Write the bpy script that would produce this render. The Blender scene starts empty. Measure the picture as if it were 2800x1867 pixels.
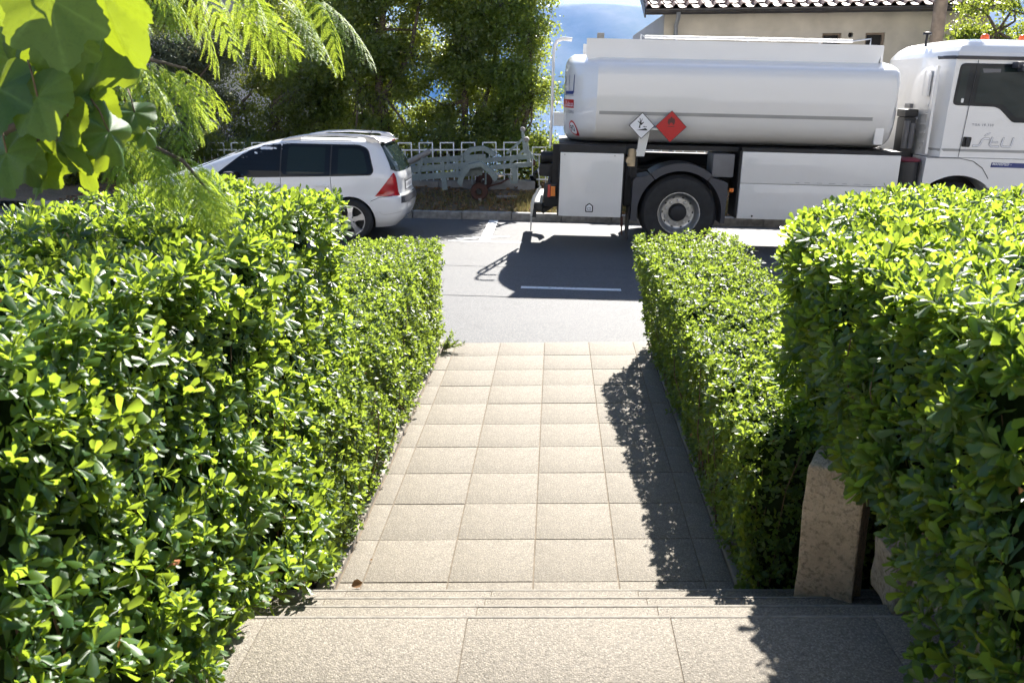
import bpy, bmesh, math, random
import numpy as np
from mathutils import Vector, Matrix
from mathutils.geometry import delaunay_2d_cdt

random.seed(7)
rng = np.random.default_rng(11)
SC = bpy.context.scene
COL = SC.collection

# ---------------------------------------------------------------- camera
CAM_H = 2.2157
PITCH, YAW, ROLL = 0.2833, 0.0517, -0.008
_h = Vector((-math.sin(YAW), math.cos(YAW), 0.0))
_r = Vector((math.cos(YAW), math.sin(YAW), 0.0))
_z = Vector((0, 0, 1))
FWD = _h * math.cos(PITCH) - _z * math.sin(PITCH)
_u = _h * math.sin(PITCH) + _z * math.cos(PITCH)
RIGHT = _r * math.cos(ROLL) + _u * math.sin(ROLL)
UP = _u * math.cos(ROLL) - _r * math.sin(ROLL)
CAMP = Vector((0, 0, CAM_H))
cam = bpy.data.cameras.new('camera')
cam.lens = 36.0 * 2369.0 / 2800.0
cam.sensor_width = 36.0
cam.clip_start = 0.05
cam.clip_end = 40000.0
cam.dof.use_dof = True
cam.dof.focus_distance = 9.0
cam.dof.aperture_fstop = 9.0
cam_o = bpy.data.objects.new('camera', cam)
m = Matrix((RIGHT, UP, -FWD)).transposed().to_4x4()
m.translation = CAMP
cam_o.matrix_world = m
COL.objects.link(cam_o)
SC.camera = cam_o

# ---------------------------------------------------------------- sky and sun
SUN_DIR = Vector((0.33, 1.2, 1.0)).normalized()
ELEV = math.asin(SUN_DIR.z)
AZ = math.atan2(SUN_DIR.x, SUN_DIR.y)
world = bpy.data.worlds.new('World')
SC.world = world
world.use_nodes = True
wn = world.node_tree.nodes
wl = world.node_tree.links
bg = wn['Background']
sky = wn.new('ShaderNodeTexSky')
sky.sky_type = 'NISHITA'
sky.sun_disc = False
sky.sun_elevation = ELEV
sky.sun_rotation = AZ
sky.altitude = 60.0
sky.air_density = 0.8
sky.dust_density = 0.8
sky.ozone_density = 1.0
wl.new(sky.outputs[0], bg.inputs[0])
bg.inputs[1].default_value = 0.05
sun = bpy.data.lights.new('sun', 'SUN')
sun.energy = 5.0
sun.angle = math.radians(0.53)
sun.color = (1.0, 0.955, 0.885)
sun_o = bpy.data.objects.new('sun', sun)
sun_o.rotation_euler = SUN_DIR.to_track_quat('Z', 'Y').to_euler()
sun_o.location = (5, 18, 30)
COL.objects.link(sun_o)

# ---------------------------------------------------------------- exposure, render
SC.view_settings.view_transform = 'Standard'
SC.view_settings.look = 'None'
SC.view_settings.exposure = 1.92
SC.view_settings.gamma = 1.0
SC.view_settings.use_curve_mapping = False
SC.render.engine = 'CYCLES'
SC.cycles.use_denoising = True
try:
    SC.cycles.denoiser = 'OPENIMAGEDENOISE'
except Exception:
    pass
SC.cycles.max_bounces = 6
SC.cycles.diffuse_bounces = 3
SC.cycles.glossy_bounces = 2
SC.cycles.transmission_bounces = 4
SC.cycles.use_adaptive_sampling = True
SC.cycles.adaptive_threshold = 0.04
SC.cycles.transparent_max_bounces = 8
SC.cycles.volume_bounces = 0
SC.cycles.caustics_reflective = False
SC.cycles.caustics_refractive = False
SC.cycles.sample_clamp_indirect = 6.0

# ================================================================ helpers
def tag(o, label=None, cat=None, group=None, kind=None):
    if label: o['label'] = label
    if cat: o['category'] = cat
    if group: o['group'] = group
    if kind: o['kind'] = kind
    return o

def empty(name, loc=(0, 0, 0), label=None, cat=None, group=None, rot=(0, 0, 0)):
    o = bpy.data.objects.new(name, None)
    o.empty_display_size = 0.1
    o.location = loc
    o.rotation_euler = rot
    COL.objects.link(o)
    return tag(o, label, cat, group)

def link(name, me, mat=None, parent=None, smooth=None):
    if mat is not None and len(me.materials) == 0:
        for mm in (mat if isinstance(mat, (list, tuple)) else [mat]):
            me.materials.append(mm)
    if smooth is not None:
        me.shade_smooth()
        if smooth > 0:
            me.set_sharp_from_angle(angle=math.radians(smooth))
    o = bpy.data.objects.new(name, me)
    COL.objects.link(o)
    if parent is not None:
        o.parent = parent
    return o

class MB:
    """collects shapes into one mesh"""
    def __init__(self):
        self.v = []; self.f = []; self.mi = []
    def add(self, vs, fs, mi=0):
        b = len(self.v)
        self.v += [tuple(p) for p in vs]
        self.f += [tuple(i + b for i in f) for f in fs]
        self.mi += [mi] * len(fs)
        return self
    def box(self, x0, x1, y0, y1, z0, z1, mi=0, bev=0.0):
        if bev <= 0:
            v = [(x, y, z) for z in (z0, z1) for y in (y0, y1) for x in (x0, x1)]
            f = [(0, 2, 3, 1), (4, 5, 7, 6), (0, 1, 5, 4), (2, 6, 7, 3), (0, 4, 6, 2), (1, 3, 7, 5)]
            return self.add(v, f, mi)
        b = min(bev, (x1 - x0) * .49, (y1 - y0) * .49, (z1 - z0) * .49)
        bm = bmesh.new()
        bmesh.ops.create_cube(bm, size=1.0)
        for q in bm.verts:
            q.co = ((x0 + x1) / 2 + q.co.x * (x1 - x0), (y0 + y1) / 2 + q.co.y * (y1 - y0), (z0 + z1) / 2 + q.co.z * (z1 - z0))
        bmesh.ops.bevel(bm, geom=bm.edges[:], offset=b, segments=2, profile=0.7, affect='EDGES')
        bm.verts.index_update()
        self.add([q.co for q in bm.verts], [[q.index for q in f.verts] for f in bm.faces], mi)
        bm.free()
        return self
    def tube(self, pts, r, n=8, mi=0, caps=True):
        pts = [Vector(p) for p in pts]
        rs = r if isinstance(r, (list, tuple)) else [r] * len(pts)
        vs = []; fs = []
        prev = None
        for i, p in enumerate(pts):
            if i == 0: t = pts[1] - p
            elif i == len(pts) - 1: t = p - pts[i - 1]
            else: t = (pts[i + 1] - pts[i - 1])
            t.normalize()
            if prev is None:
                a = Vector((0, 0, 1)) if abs(t.z) < .9 else Vector((1, 0, 0))
                u = t.cross(a).normalized()
            else:
                u = (prev - t * prev.dot(t)).normalized()
            prev = u
            w = t.cross(u)
            for k in range(n):
                an = 2 * math.pi * k / n
                vs.append(p + (u * math.cos(an) + w * math.sin(an)) * rs[i])
        for i in range(len(pts) - 1):
            for k in range(n):
                k2 = (k + 1) % n
                fs.append((i * n + k, i * n + k2, (i + 1) * n + k2, (i + 1) * n + k))
        if caps:
            fs.append(tuple(range(n - 1, -1, -1)))
            fs.append(tuple((len(pts) - 1) * n + k for k in range(n)))
        return self.add(vs, fs, mi)
    def beam(self, a, b, w, h, up=(0, 0, 1), mi=0):
        """rectangular bar from a to b, w across, h along up"""
        a = Vector(a); b = Vector(b); t = (b - a).normalized(); u = Vector(up)
        s = t.cross(u).normalized(); u = s.cross(t).normalized()
        vs = []
        for p in (a, b):
            for i, j in ((-1, -1), (1, -1), (1, 1), (-1, 1)):
                vs.append(p + s * (i * w / 2) + u * (j * h / 2))
        return self.add(vs, [(0, 1, 2, 3), (7, 6, 5, 4), (0, 4, 5, 1), (1, 5, 6, 2), (2, 6, 7, 3), (3, 7, 4, 0)], mi)
    def lathe(self, prof, c=(0, 0, 0), axis='y', n=32, mi=0, closed=False):
        """prof: list of (radius, along axis)"""
        vs = []; fs = []
        for r, a in prof:
            for k in range(n):
                an = 2 * math.pi * k / n
                p, q = r * math.cos(an), r * math.sin(an)
                v = {'y': (p, a, q), 'z': (p, q, a), 'x': (a, p, q)}[axis]
                vs.append((v[0] + c[0], v[1] + c[1], v[2] + c[2]))
        m = len(prof)
        for i in range(m if closed else m - 1):
            i2 = (i + 1) % m
            for k in range(n):
                k2 = (k + 1) % n
                fs.append((i * n + k, i * n + k2, i2 * n + k2, i2 * n + k))
        return self.add(vs, fs, mi)
    def prism(self, poly, a0, a1, plane='xz', mi=0):
        """extrude a polygon; plane 'xz' extrudes along y, 'yz' along x, 'xy' along z"""
        n = len(poly)
        def P(p, a):
            if plane == 'xz': return (p[0], a, p[1])
            if plane == 'yz': return (a, p[0], p[1])
            return (p[0], p[1], a)
        vs = [P(p, a0) for p in poly] + [P(p, a1) for p in poly]
        fs = [tuple(range(n)), tuple(range(2 * n - 1, n - 1, -1))]
        fs += [(i, (i + 1) % n, n + (i + 1) % n, n + i) for i in range(n)]
        return self.add(vs, fs, mi)
    def mesh(self, name='m', fix=True):
        me = bpy.data.meshes.new(name)
        me.from_pydata(self.v, [], self.f)
        if any(self.mi):
            me.polygons.foreach_set('material_index', self.mi)
        if fix:
            bm = bmesh.new(); bm.from_mesh(me)
            bmesh.ops.recalc_face_normals(bm, faces=bm.faces[:])
            bm.to_mesh(me); bm.free()
        me.update()
        return me
    def build(self, name, mat, parent=None, smooth=None):
        return link(name, self.mesh(name), mat, parent, smooth)

def interp(x, xs, ys):
    return float(np.interp(x, xs, ys))

def fillet(poly, r, seg=5):
    """round the corners of a 2D polygon; r a number or one per corner"""
    out = []
    n = len(poly)
    for i in range(n):
        p = Vector(poly[i]); a = Vector(poly[i - 1]); b = Vector(poly[(i + 1) % n])
        rr = r[i] if isinstance(r, (list, tuple)) else r
        if rr <= 0:
            out.append((p.x, p.y)); continue
        u = (a - p); w = (b - p)
        d = min(rr, u.length * .48, w.length * .48)
        A = p + u.normalized() * d; B = p + w.normalized() * d
        for k in range(seg + 1):
            t = k / seg
            q = A * (1 - t) ** 2 + p * 2 * t * (1 - t) + B * t * t
            out.append((q.x, q.y))
    return out

def patch(poly, fn, step=0.08, name='patch'):
    """triangulate a 2D polygon with inner points and map each point by fn(a,b)->xyz"""
    pts = []
    n = len(poly)
    for i in range(n):
        a = Vector(poly[i]); b = Vector(poly[(i + 1) % n])
        k = max(1, int((b - a).length / step))
        for j in range(k):
            q = a.lerp(b, j / k); pts.append(q)
    nb = len(pts)
    edges = [(i, (i + 1) % nb) for i in range(nb)]
    xs = [p.x for p in pts]; ys = [p.y for p in pts]
    x = min(xs) + step * .5
    while x < max(xs):
        y = min(ys) + step * .5
        while y < max(ys):
            inside = False
            for i in range(nb):
                a = pts[i]; b = pts[(i + 1) % nb]
                if (a.y > y) != (b.y > y) and x < (b.x - a.x) * (y - a.y) / (b.y - a.y) + a.x:
                    inside = not inside
            if inside: pts.append(Vector((x, y)))
            y += step
        x += step
    v, e, f, _, _, _ = delaunay_2d_cdt(pts, edges, [list(range(nb))], 1, 1e-5)
    me = bpy.data.meshes.new(name)
    me.from_pydata([fn(p.x, p.y) for p in v], [], [list(q) for q in f])
    me.update()
    return me

def text_mesh(body, size, fn, name='lettering', shear=0.0, bold=0.0, spacing=1.0, align='LEFT'):
    """flat text mapped by fn(a,b)->xyz"""
    cu = bpy.data.curves.new(name, 'FONT')
    cu.body = body; cu.size = size; cu.shear = shear; cu.offset = bold
    cu.space_character = spacing; cu.align_x = align
    cu.resolution_u = 3
    o = bpy.data.objects.new(name, cu)
    COL.objects.link(o)
    dg = bpy.context.evaluated_depsgraph_get()
    me = bpy.data.meshes.new_from_object(o.evaluated_get(dg))
    bpy.data.objects.remove(o); bpy.data.curves.remove(cu)
    for q in me.vertices:
        q.co = fn(q.co.x, q.co.y)
    me.materials.clear()
    me.update()
    return me

class Shell:
    """a body made of horizontal slices: ends x0(z), x1(z), half width w(z), end rounding"""
    def __init__(s, zs, x0, x1, w, yc=0.0, n=6.0, cap=None, m=2.5, nz=70, N=120, cap1=None, m1=None):
        s.cap1 = cap1 or cap; s.m1 = m1 or m
        s.zs, s.x0s, s.x1s, s.ws = zs, x0, x1, w
        s.yc, s.n, s.cap, s.m, s.nz, s.N = yc, n, cap, m, nz, N
    def X0(s, z): return interp(z, s.zs, s.x0s)
    def X1(s, z): return interp(z, s.zs, s.x1s)
    def W(s, z): return interp(z, s.zs, s.ws)
    def g(s, t):
        t = min(1.0, abs(t))
        if s.cap: return t ** s.m
        return 1 - max(0.0, 1 - t ** s.n) ** (1 / s.n)
    def c(s, z):
        return min(s.cap, (s.X1(z) - s.X0(z)) / 2) if s.cap else (s.X1(z) - s.X0(z)) / 2
    def end0(s, y, z): return s.X0(z) + s.c(z) * s.g((y - s.yc) / s.W(z))
    def end1(s, y, z):
        t = min(1.0, abs((y - s.yc) / s.W(z)))
        if s.cap: return s.X1(z) - min(s.cap1, (s.X1(z) - s.X0(z)) / 2) * t ** s.m1
        return s.X1(z) - s.c(z) * s.g(t)
    def side(s, x, z):
        """half width at x"""
        a, b, c, w = s.X0(z), s.X1(z), s.c(z), s.W(z)
        d = min(x - a, b - x)
        if d >= c: return w
        d = max(0.0, d) / c
        if s.cap: return w * d ** (1 / s.m)
        return w * max(0.0, 1 - (1 - d) ** s.n) ** (1 / s.n)
    def outline(s, z):
        ts = np.sin(np.linspace(-1, 1, 161) * math.pi / 2)
        w = s.W(z)
        A = [(s.end0(s.yc + w * t, z), s.yc + w * t) for t in ts]
        B = [(s.end1(s.yc + w * t, z), s.yc + w * t) for t in ts[::-1]]
        P = np.array(A + B + [A[0]])
        d = np.r_[0, np.cumsum(np.hypot(*np.diff(P, axis=0).T))]
        q = np.linspace(0, d[-1], s.N, endpoint=False)
        return np.c_[np.interp(q, d, P[:, 0]), np.interp(q, d, P[:, 1])]
    def mesh(s, name, zlist=None):
        if zlist is None:
            zlist = np.linspace(s.zs[0], s.zs[-1], s.nz)
        vs = []; fs = []
        for z in zlist:
            vs += [(p[0], p[1], z) for p in s.outline(z)]
        N = s.N
        for i in range(len(zlist) - 1):
            for k in range(N):
                k2 = (k + 1) % N
                fs.append((i * N + k, i * N + k2, (i + 1) * N + k2, (i + 1) * N + k))
        fs.append(tuple(range(N))); fs.append(tuple((len(zlist) - 1) * N + k for k in range(N - 1, -1, -1)))
        return MB().add(vs, fs)

def bool_cut(me, cutter):
    a = bpy.data.objects.new('a', me); b = bpy.data.objects.new('b', cutter)
    COL.objects.link(a); COL.objects.link(b)
    md = a.modifiers.new('b', 'BOOLEAN'); md.object = b; md.operation = 'DIFFERENCE'; md.solver = 'EXACT'
    dg = bpy.context.evaluated_depsgraph_get()
    out = bpy.data.meshes.new_from_object(a.evaluated_get(dg))
    bpy.data.objects.remove(a); bpy.data.objects.remove(b)
    return out

def np_mesh(name, V, F, tint=None):
    """big mesh from arrays; F (n,4) or (n,3)"""
    me = bpy.data.meshes.new(name)
    k = F.shape[1]
    me.vertices.add(len(V)); me.vertices.foreach_set('co', np.ascontiguousarray(V, np.float32).ravel())
    me.loops.add(F.size); me.loops.foreach_set('vertex_index', np.ascontiguousarray(F, np.int32).ravel())
    me.polygons.add(len(F))
    me.polygons.foreach_set('loop_start', np.arange(0, F.size, k, dtype=np.int32))
    me.update(calc_edges=True)
    if tint is not None:
        a = me.attributes.new('tint', 'FLOAT', 'POINT')
        a.data.foreach_set('value', np.ascontiguousarray(tint, np.float32))
    me.shade_smooth()
    return me

def road_z(x, y=12.0):
    t = min(1.0, max(0.0, (y - 7.6) / 1.8)); t = t * t * (3 - 2 * t)
    return -0.025 * x * t

def visible_size(P, L):
    """projected size (fraction of the frame width) of things of size L at P, 0 outside the frame"""
    d = P - np.array(CAMP)
    dep = d @ np.array(FWD); u = (d @ np.array(RIGHT)) / np.maximum(dep, 1e-3); v = (d @ np.array(UP)) / np.maximum(dep, 1e-3)
    ok = (dep > .3) & (np.abs(u) < .585) & (np.abs(v) < .388)
    return np.where(ok, L / np.maximum(dep, .3), 0)

# ================================================================ materials
class NT:
    def __init__(s, name):
        s.m = bpy.data.materials.new(name); s.m.use_nodes = True
        s.t = s.m.node_tree; s.n = s.t.nodes; s.l = s.t.links
        s.p = s.n['Principled BSDF']; s.out = s.n['Material Output']
        s._co = None
    def new(s, typ, **kw):
        q = s.n.new(typ)
        for k, v in kw.items(): setattr(q, k, v)
        return q
    def co(s, kind='Object'):
        if s._co is None: s._co = s.n.new('ShaderNodeTexCoord')
        return s._co.outputs[kind]
    def noise(s, scale, detail=3, rough=.55, co='Object', dist=0.0, vec=None):
        q = s.new('ShaderNodeTexNoise'); q.inputs['Scale'].default_value = scale
        q.inputs['Detail'].default_value = detail; q.inputs['Roughness'].default_value = rough
        q.inputs['Distortion'].default_value = dist
        s.l.new(vec or s.co(co), q.inputs['Vector']); return q.outputs['Fac']
    def voro(s, scale, feature='F1', out='Distance', co='Object', rnd=1.0):
        q = s.new('ShaderNodeTexVoronoi', feature=feature); q.inputs['Scale'].default_value = scale
        q.inputs['Randomness'].default_value = rnd
        s.l.new(s.co(co), q.inputs['Vector']); return q.outputs[out]
    def ramp(s, fac, stops):
        q = s.new('ShaderNodeValToRGB'); s.l.new(fac, q.inputs[0])
        e = q.color_ramp.elements
        while len(e) < len(stops): e.new(.5)
        for i, (p, c) in enumerate(stops):
            e[i].position = p
            e[i].color = (c, c, c, 1) if isinstance(c, (int, float)) else (*c, 1)
        return q.outputs[0]
    def mix(s, fac, a, b, mode='MIX'):
        q = s.new('ShaderNodeMix', data_type='RGBA', blend_type=mode)
        for i, v in ((0, fac), (6, a), (7, b)):
            if hasattr(v, 'is_output'): s.l.new(v, q.inputs[i])
            else: q.inputs[i].default_value = v if i == 0 else (*v, 1)
        return q.outputs[2]
    def math(s, op, a, b=0.0):
        q = s.new('ShaderNodeMath', operation=op)
        for i, v in ((0, a), (1, b)):
            if hasattr(v, 'is_output'): s.l.new(v, q.inputs[i])
            else: q.inputs[i].default_value = v
        return q.outputs[0]
    def bump(s, h, strength=.3, dist=.01):
        q = s.new('ShaderNodeBump'); q.inputs['Strength'].default_value = strength
        q.inputs['Distance'].default_value = dist
        s.l.new(h, q.inputs['Height']); s.l.new(q.outputs[0], s.p.inputs['Normal'])
    def color(s, c):
        if hasattr(c, 'is_output'): s.l.new(c, s.p.inputs['Base Color'])
        else: s.p.inputs['Base Color'].default_value = (*c, 1)
    def set(s, **kw):
        for k, v in kw.items():
            i = s.p.inputs[k.replace('_', ' ')]
            if hasattr(v, 'is_output'): s.l.new(v, i)
            else: i.default_value = v
        return s

def plain(name, col, rough=.5, metal=0.0, spec=.5, var=.12, vscale=6.0, coat=0.0, bump=0.0, bscale=60.0):
    t = NT(name)
    n = t.noise(vscale, 4)
    d = tuple(c * (1 - var) for c in col); u = tuple(min(1, c * (1 + var)) for c in col)
    t.color(t.ramp(n, [(.3, d), (.7, u)]))
    t.set(Roughness=rough, Metallic=metal, Specular_IOR_Level=spec, Coat_Weight=coat, Coat_Roughness=.05)
    if bump: t.bump(t.noise(bscale, 3), bump, .004)
    return t.m

def leaf_mat(name, dark, light, trans, tf=.42, rough=.32, spec=.5, vein=False):
    t = NT(name)
    a = t.new('ShaderNodeAttribute'); a.attribute_name = 'tint'
    oi = t.new('ShaderNodeObjectInfo')
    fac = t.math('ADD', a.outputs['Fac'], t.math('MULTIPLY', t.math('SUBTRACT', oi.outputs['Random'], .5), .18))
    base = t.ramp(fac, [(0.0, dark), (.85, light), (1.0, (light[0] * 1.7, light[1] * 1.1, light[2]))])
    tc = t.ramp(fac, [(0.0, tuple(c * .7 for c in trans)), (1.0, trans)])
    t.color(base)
    t.set(Roughness=rough, Specular_IOR_Level=spec)
    if vein:
        va = t.new('ShaderNodeAttribute'); va.attribute_name = 'vein'
        base = t.mix(va.outputs['Fac'], base, (light[0] * 1.5, light[1] * 1.4, light[2] * 1.5))
        t.color(base)
        tc = t.mix(va.outputs['Fac'], tc, tuple(c * .8 for c in trans))
        sp = t.ramp(t.noise(9.0, 6, .7, dist=.6), [(.50, 0.0), (.72, .55)])
        tc = t.mix(sp, tc, tuple(c * .5 for c in trans)); base = t.mix(sp, base, tuple(c * .7 for c in dark)); t.color(base)
        t.bump(t.noise(60, 3), .35, .004)
    tr = t.new('ShaderNodeBsdfTranslucent')
    t.l.new(tc, tr.inputs['Color'])
    mx = t.new('ShaderNodeMixShader'); mx.inputs[0].default_value = tf
    t.l.new(t.p.outputs[0], mx.inputs[1]); t.l.new(tr.outputs[0], mx.inputs[2])
    t.l.new(mx.outputs[0], t.out.inputs[0])
    return t.m

M = {}
def aggregate(name, scale, warm=1.0):
    t = NT(name)
    cell = t.voro(scale, out='Color'); dist = t.voro(scale)
    sep = t.new('ShaderNodeSeparateColor'); t.l.new(cell, sep.inputs[0])
    peb = t.ramp(sep.outputs[0], [(0.0, (.094, .080, .063)), (.2, (.148, .128, .101)), (.6, (.212, .184, .146)), (1.0, (.288, .253, .204))])
    big = t.noise(1.3, 3)
    peb = t.mix(t.ramp(big, [(.40, 0.0), (.75, .35)]), peb, (.19 * warm, .165 * warm, .12))
    edge = t.ramp(dist, [(.42, 0.0), (.75, 1.0)])
    col = t.mix(edge, peb, (.15, .132, .105))
    st = t.noise(7.0, 6, .7, dist=1.0)
    col = t.mix(t.ramp(st, [(.52, 0.0), (.72, .5)]), col, (.115, .10, .075))
    oi = t.new('ShaderNodeObjectInfo')
    hs = t.new('ShaderNodeHueSaturation'); t.l.new(col, hs.inputs['Color'])
    v = t.math('ADD', t.math('MULTIPLY', oi.outputs['Random'], .08), 1.0)
    t.l.new(v, hs.inputs['Value'])
    t.color(hs.outputs[0])
    t.set(Roughness=.75, Specular_IOR_Level=.35)
    t.bump(t.ramp(dist, [(.0, 1.0), (.8, 0.0)]), .55, .003)
    return t.m
M['slab'] = aggregate('exposed_aggregate', 175)
M['slab_step'] = aggregate('exposed_aggregate_step', 185)
def asphalt():
    t = NT('asphalt')
    c = t.voro(160, out='Color'); sep = t.new('ShaderNodeSeparateColor'); t.l.new(c, sep.inputs[0])
    g = t.ramp(sep.outputs[0], [(0, (.055, .057, .062)), (.6, (.088, .089, .093)), (1, (.165, .165, .163))])
    big = t.noise(.55, 5, .6)
    g = t.mix(t.ramp(big, [(.35, 0.0), (.7, .45)]), g, (.12, .12, .12))
    st = t.noise(3.0, 5, .7)
    g = t.mix(t.ramp(st, [(.58, 0.0), (.74, .5)]), g, (.052, .052, .056))
    t.color(g); t.set(Roughness=.72, Specular_IOR_Level=.35)
    t.bump(t.voro(160), .5, .004)
    return t.m
M['asphalt'] = asphalt()
def paint_line():
    t = NT('road_paint')
    w = t.noise(22, 5, .7); w2 = t.noise(2.5, 3)
    f = t.ramp(t.math('ADD', w, t.math('MULTIPLY', w2, .25)), [(.68, 0.0), (.80, 1.0)])
    t.color(t.mix(f, (.78, .78, .76), (.24, .24, .24)))
    t.set(Roughness=.7); t.bump(t.voro(160), .3, .003)
    return t.m
M['line'] = paint_line()
M['tar'] = plain('tar_seam', (.06, .06, .065), .8, var=.4, vscale=20)
M['kerb'] = plain('kerb_concrete', (.33, .32, .30), .9, var=.35, vscale=9, bump=.5, bscale=70)
M['mortar'] = plain('joint_mortar', (.15, .12, .085), .95, var=.3, vscale=14, bump=.4)
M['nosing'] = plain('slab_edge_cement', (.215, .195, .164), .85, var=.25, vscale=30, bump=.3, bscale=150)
M['edging'] = plain('edging_concrete', (.24, .21, .175), .9, var=.2, vscale=10, bump=.4, bscale=90)
M['soil'] = plain('soil', (.085, .065, .045), .95, var=.45, vscale=14, bump=.8, bscale=40)
M['terrain'] = plain('terrain', (.29, .285, .275), .95, var=.5, vscale=.8, bump=.6, bscale=8)  # pale so the added slope behind the viewer throws light back
def verge():
    t = NT('verge_earth')
    a = t.noise(3.0, 6, .7); b = t.noise(30, 4, .7)
    c = t.ramp(a, [(.3, (.07, .05, .035)), (.5, (.15, .11, .075)), (.68, (.09, .085, .04))])
    t.color(t.mix(t.ramp(b, [(.45, 0.0), (.7, .6)]), c, (.30, .24, .16)))
    t.set(Roughness=.95); t.bump(b, .9, .02)
    return t.m
M['verge'] = verge()
def render_stone(name, c1, c2, c3):
    t = NT(name)
    a = t.noise(5, 6, .65); b = t.noise(45, 4, .7); v = t.noise(120, 2)
    c = t.ramp(a, [(.28, c1), (.5, c2), (.72, c3)])
    c = t.mix(t.ramp(b, [(.50, 0.0), (.66, .75)]), c, tuple(x * .5 for x in c1))
    c = t.mix(t.ramp(t.noise(2.6, 5, .7, dist=.8), [(.48, 0.0), (.68, .6)]), c, tuple(x * .55 for x in c2))
    t.color(c); t.set(Roughness=.92)
    t.bump(t.math('ADD', b, t.math('MULTIPLY', v, .6)), 1.0, .02)
    return t.m
M['pillar'] = render_stone('rough_render', (.42, .33, .22), (.64, .51, .36), (.76, .64, .48))
M['stone'] = render_stone('wall_stone', (.33, .27, .20), (.46, .39, .31), (.56, .49, .40))
M['bark'] = plain('bark', (.095, .075, .055), .9, var=.5, vscale=18, bump=.9, bscale=35)
M['twig'] = plain('twig', (.13, .085, .05), .8, var=.4, vscale=30)
M['core'] = plain('hedge_shade_core', (.016, .028, .010), 1.0, spec=.0, var=.5, vscale=25, bump=.8)  # very dark green stands in for shade between the leaves
M['dry'] = leaf_mat('dry_leaf', (.20, .10, .045), (.34, .21, .10), (.35, .2, .08), .25, .7, .2)
M['pitto'] = leaf_mat('glossy_hedge_leaf', (.018, .062, .015), (.050, .130, .025), (.48, .64, .05), .47, .42, .62)
M['privet'] = leaf_mat('small_hedge_leaf', (.020, .060, .015), (.058, .125, .026), (.44, .58, .06), .44, .44, .58)
M['fig'] = leaf_mat('fig_leaf', (.040, .105, .030), (.065, .14, .035), (.36, .45, .02), .40, .45, .4, vein=True)
M['mimosa'] = leaf_mat('feathery_leaflet', (.09, .20, .035), (.15, .27, .045), (.50, .62, .06), .48, .5, .2)
M['oak'] = leaf_mat('tree_leaf', (.022, .042, .010), (.065, .095, .020), (.48, .56, .05), .48, .38, .8)
M['oak2'] = leaf_mat('tree_leaf_light', (.040, .085, .016), (.11, .18, .03), (.46, .54, .06), .47, .40, .7)
M['oak3'] = leaf_mat('tree_leaf_olive', (.035, .070, .016), (.105, .155, .030), (.52, .60, .07), .50, .38, .9)
M['juniper'] = leaf_mat('grey_green_needles', (.065, .085, .050), (.12, .145, .085), (.12, .15, .07), .22, .6, .25)
M['grass'] = leaf_mat('grass_blade', (.11, .11, .035), (.26, .22, .10), (.3, .27, .1), .3, .6, .3)

def car_paint(name, col, dirt=.06):
    t = NT(name)
    n = t.noise(1.6, 5, .65)
    t.color(t.mix(t.ramp(n, [(.45, 0.0), (.8, dirt)]), col, tuple(c * .72 for c in col)))
    t.set(Roughness=t.ramp(n, [(.3, .30), (.8, .42)]), Specular_IOR_Level=.5, Coat_Weight=1.0, Coat_Roughness=.035)
    return t.m
M['white'] = car_paint('white_paint', (.80, .79, .775))
M['carwhite'] = car_paint('car_paint_white', (.78, .785, .80))
M['panel'] = car_paint('cabinet_white', (.74, .735, .725), .22)
def glass(name, tint, rough=.03):
    t = NT(name)
    t.color(tint); t.set(Roughness=rough, Specular_IOR_Level=.25, Coat_Weight=0.0)
    return t.m
M['glass'] = glass('dark_glass', (.010, .013, .017))
M['glass2'] = glass('green_glass', (.016, .026, .026))
M['black'] = plain('black_plastic', (.022, .022, .024), .5, var=.3, vscale=8)
M['chassis'] = plain('chassis_black', (.012, .012, .014), .6, var=.5, vscale=6)
M['fender'] = plain('fender_grey_plastic', (.048, .050, .062), .42, var=.15, vscale=5, bump=.1)
M['tyre'] = plain('tyre_rubber', (.020, .020, .021), .78, var=.3, vscale=12)
M['alloy'] = plain('alloy', (.62, .62, .63), .30, metal=.85, var=.08, vscale=10)
M['steel'] = plain('wheel_steel', (.50, .50, .50), .38, metal=.8, var=.18, vscale=12)
M['galv'] = plain('galvanised', (.55, .56, .58), .42, metal=.7, var=.15, vscale=14)
M['redlamp'] = plain('red_lamp', (.42, .012, .015), .12, var=.2, vscale=14, coat=.8)
M['amber'] = plain('amber_lamp', (.85, .22, .02), .2, var=.1, coat=.6)
M['beacon'] = plain('beacon_orange', (.9, .13, .02), .2, var=.1, coat=.5)
M['greytape'] = plain('grey_reflective_tape', (.36, .36, .35), .5, var=.06, vscale=3)
M['grey'] = plain('grey_plastic', (.16, .16, .17), .5, var=.1)
M['beige'] = plain('yellowed_valve', (.58, .45, .28), .5, var=.2)
M['maroon'] = plain('maroon_cap', (.16, .02, .03), .45)
M['seam'] = plain('panel_gap', (.05, .05, .055), .7)
M['red'] = plain('placard_red', (.50, .010, .012), .35, var=.06)
M['signwhite'] = plain('sign_white', (.82, .83, .86), .35, var=.03)
M['ink'] = plain('sign_black', (.015, .015, .016), .5)
M['darkred'] = plain('flame_ink', (.10, .02, .02), .5)
M['blue'] = plain('letter_blue', (.025, .04, .20), .4)
M['greyink'] = plain('letter_grey', (.20, .20, .24), .45)
M['plaster'] = plain('house_plaster', (.50, .455, .38), .92, var=.16, vscale=1.8, bump=.35, bscale=40)
M['plastergrey'] = plain('side_wall_plaster', (.33, .33, .34), .92, var=.1, vscale=1.5, bump=.3)
M['whitewall'] = plain('far_house_plaster', (.50, .50, .51), .9, var=.06, vscale=.8)
M['tile'] = plain('roof_tile', (.21, .135, .105), .55, var=.4, vscale=5, bump=.25, bscale=50)
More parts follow.
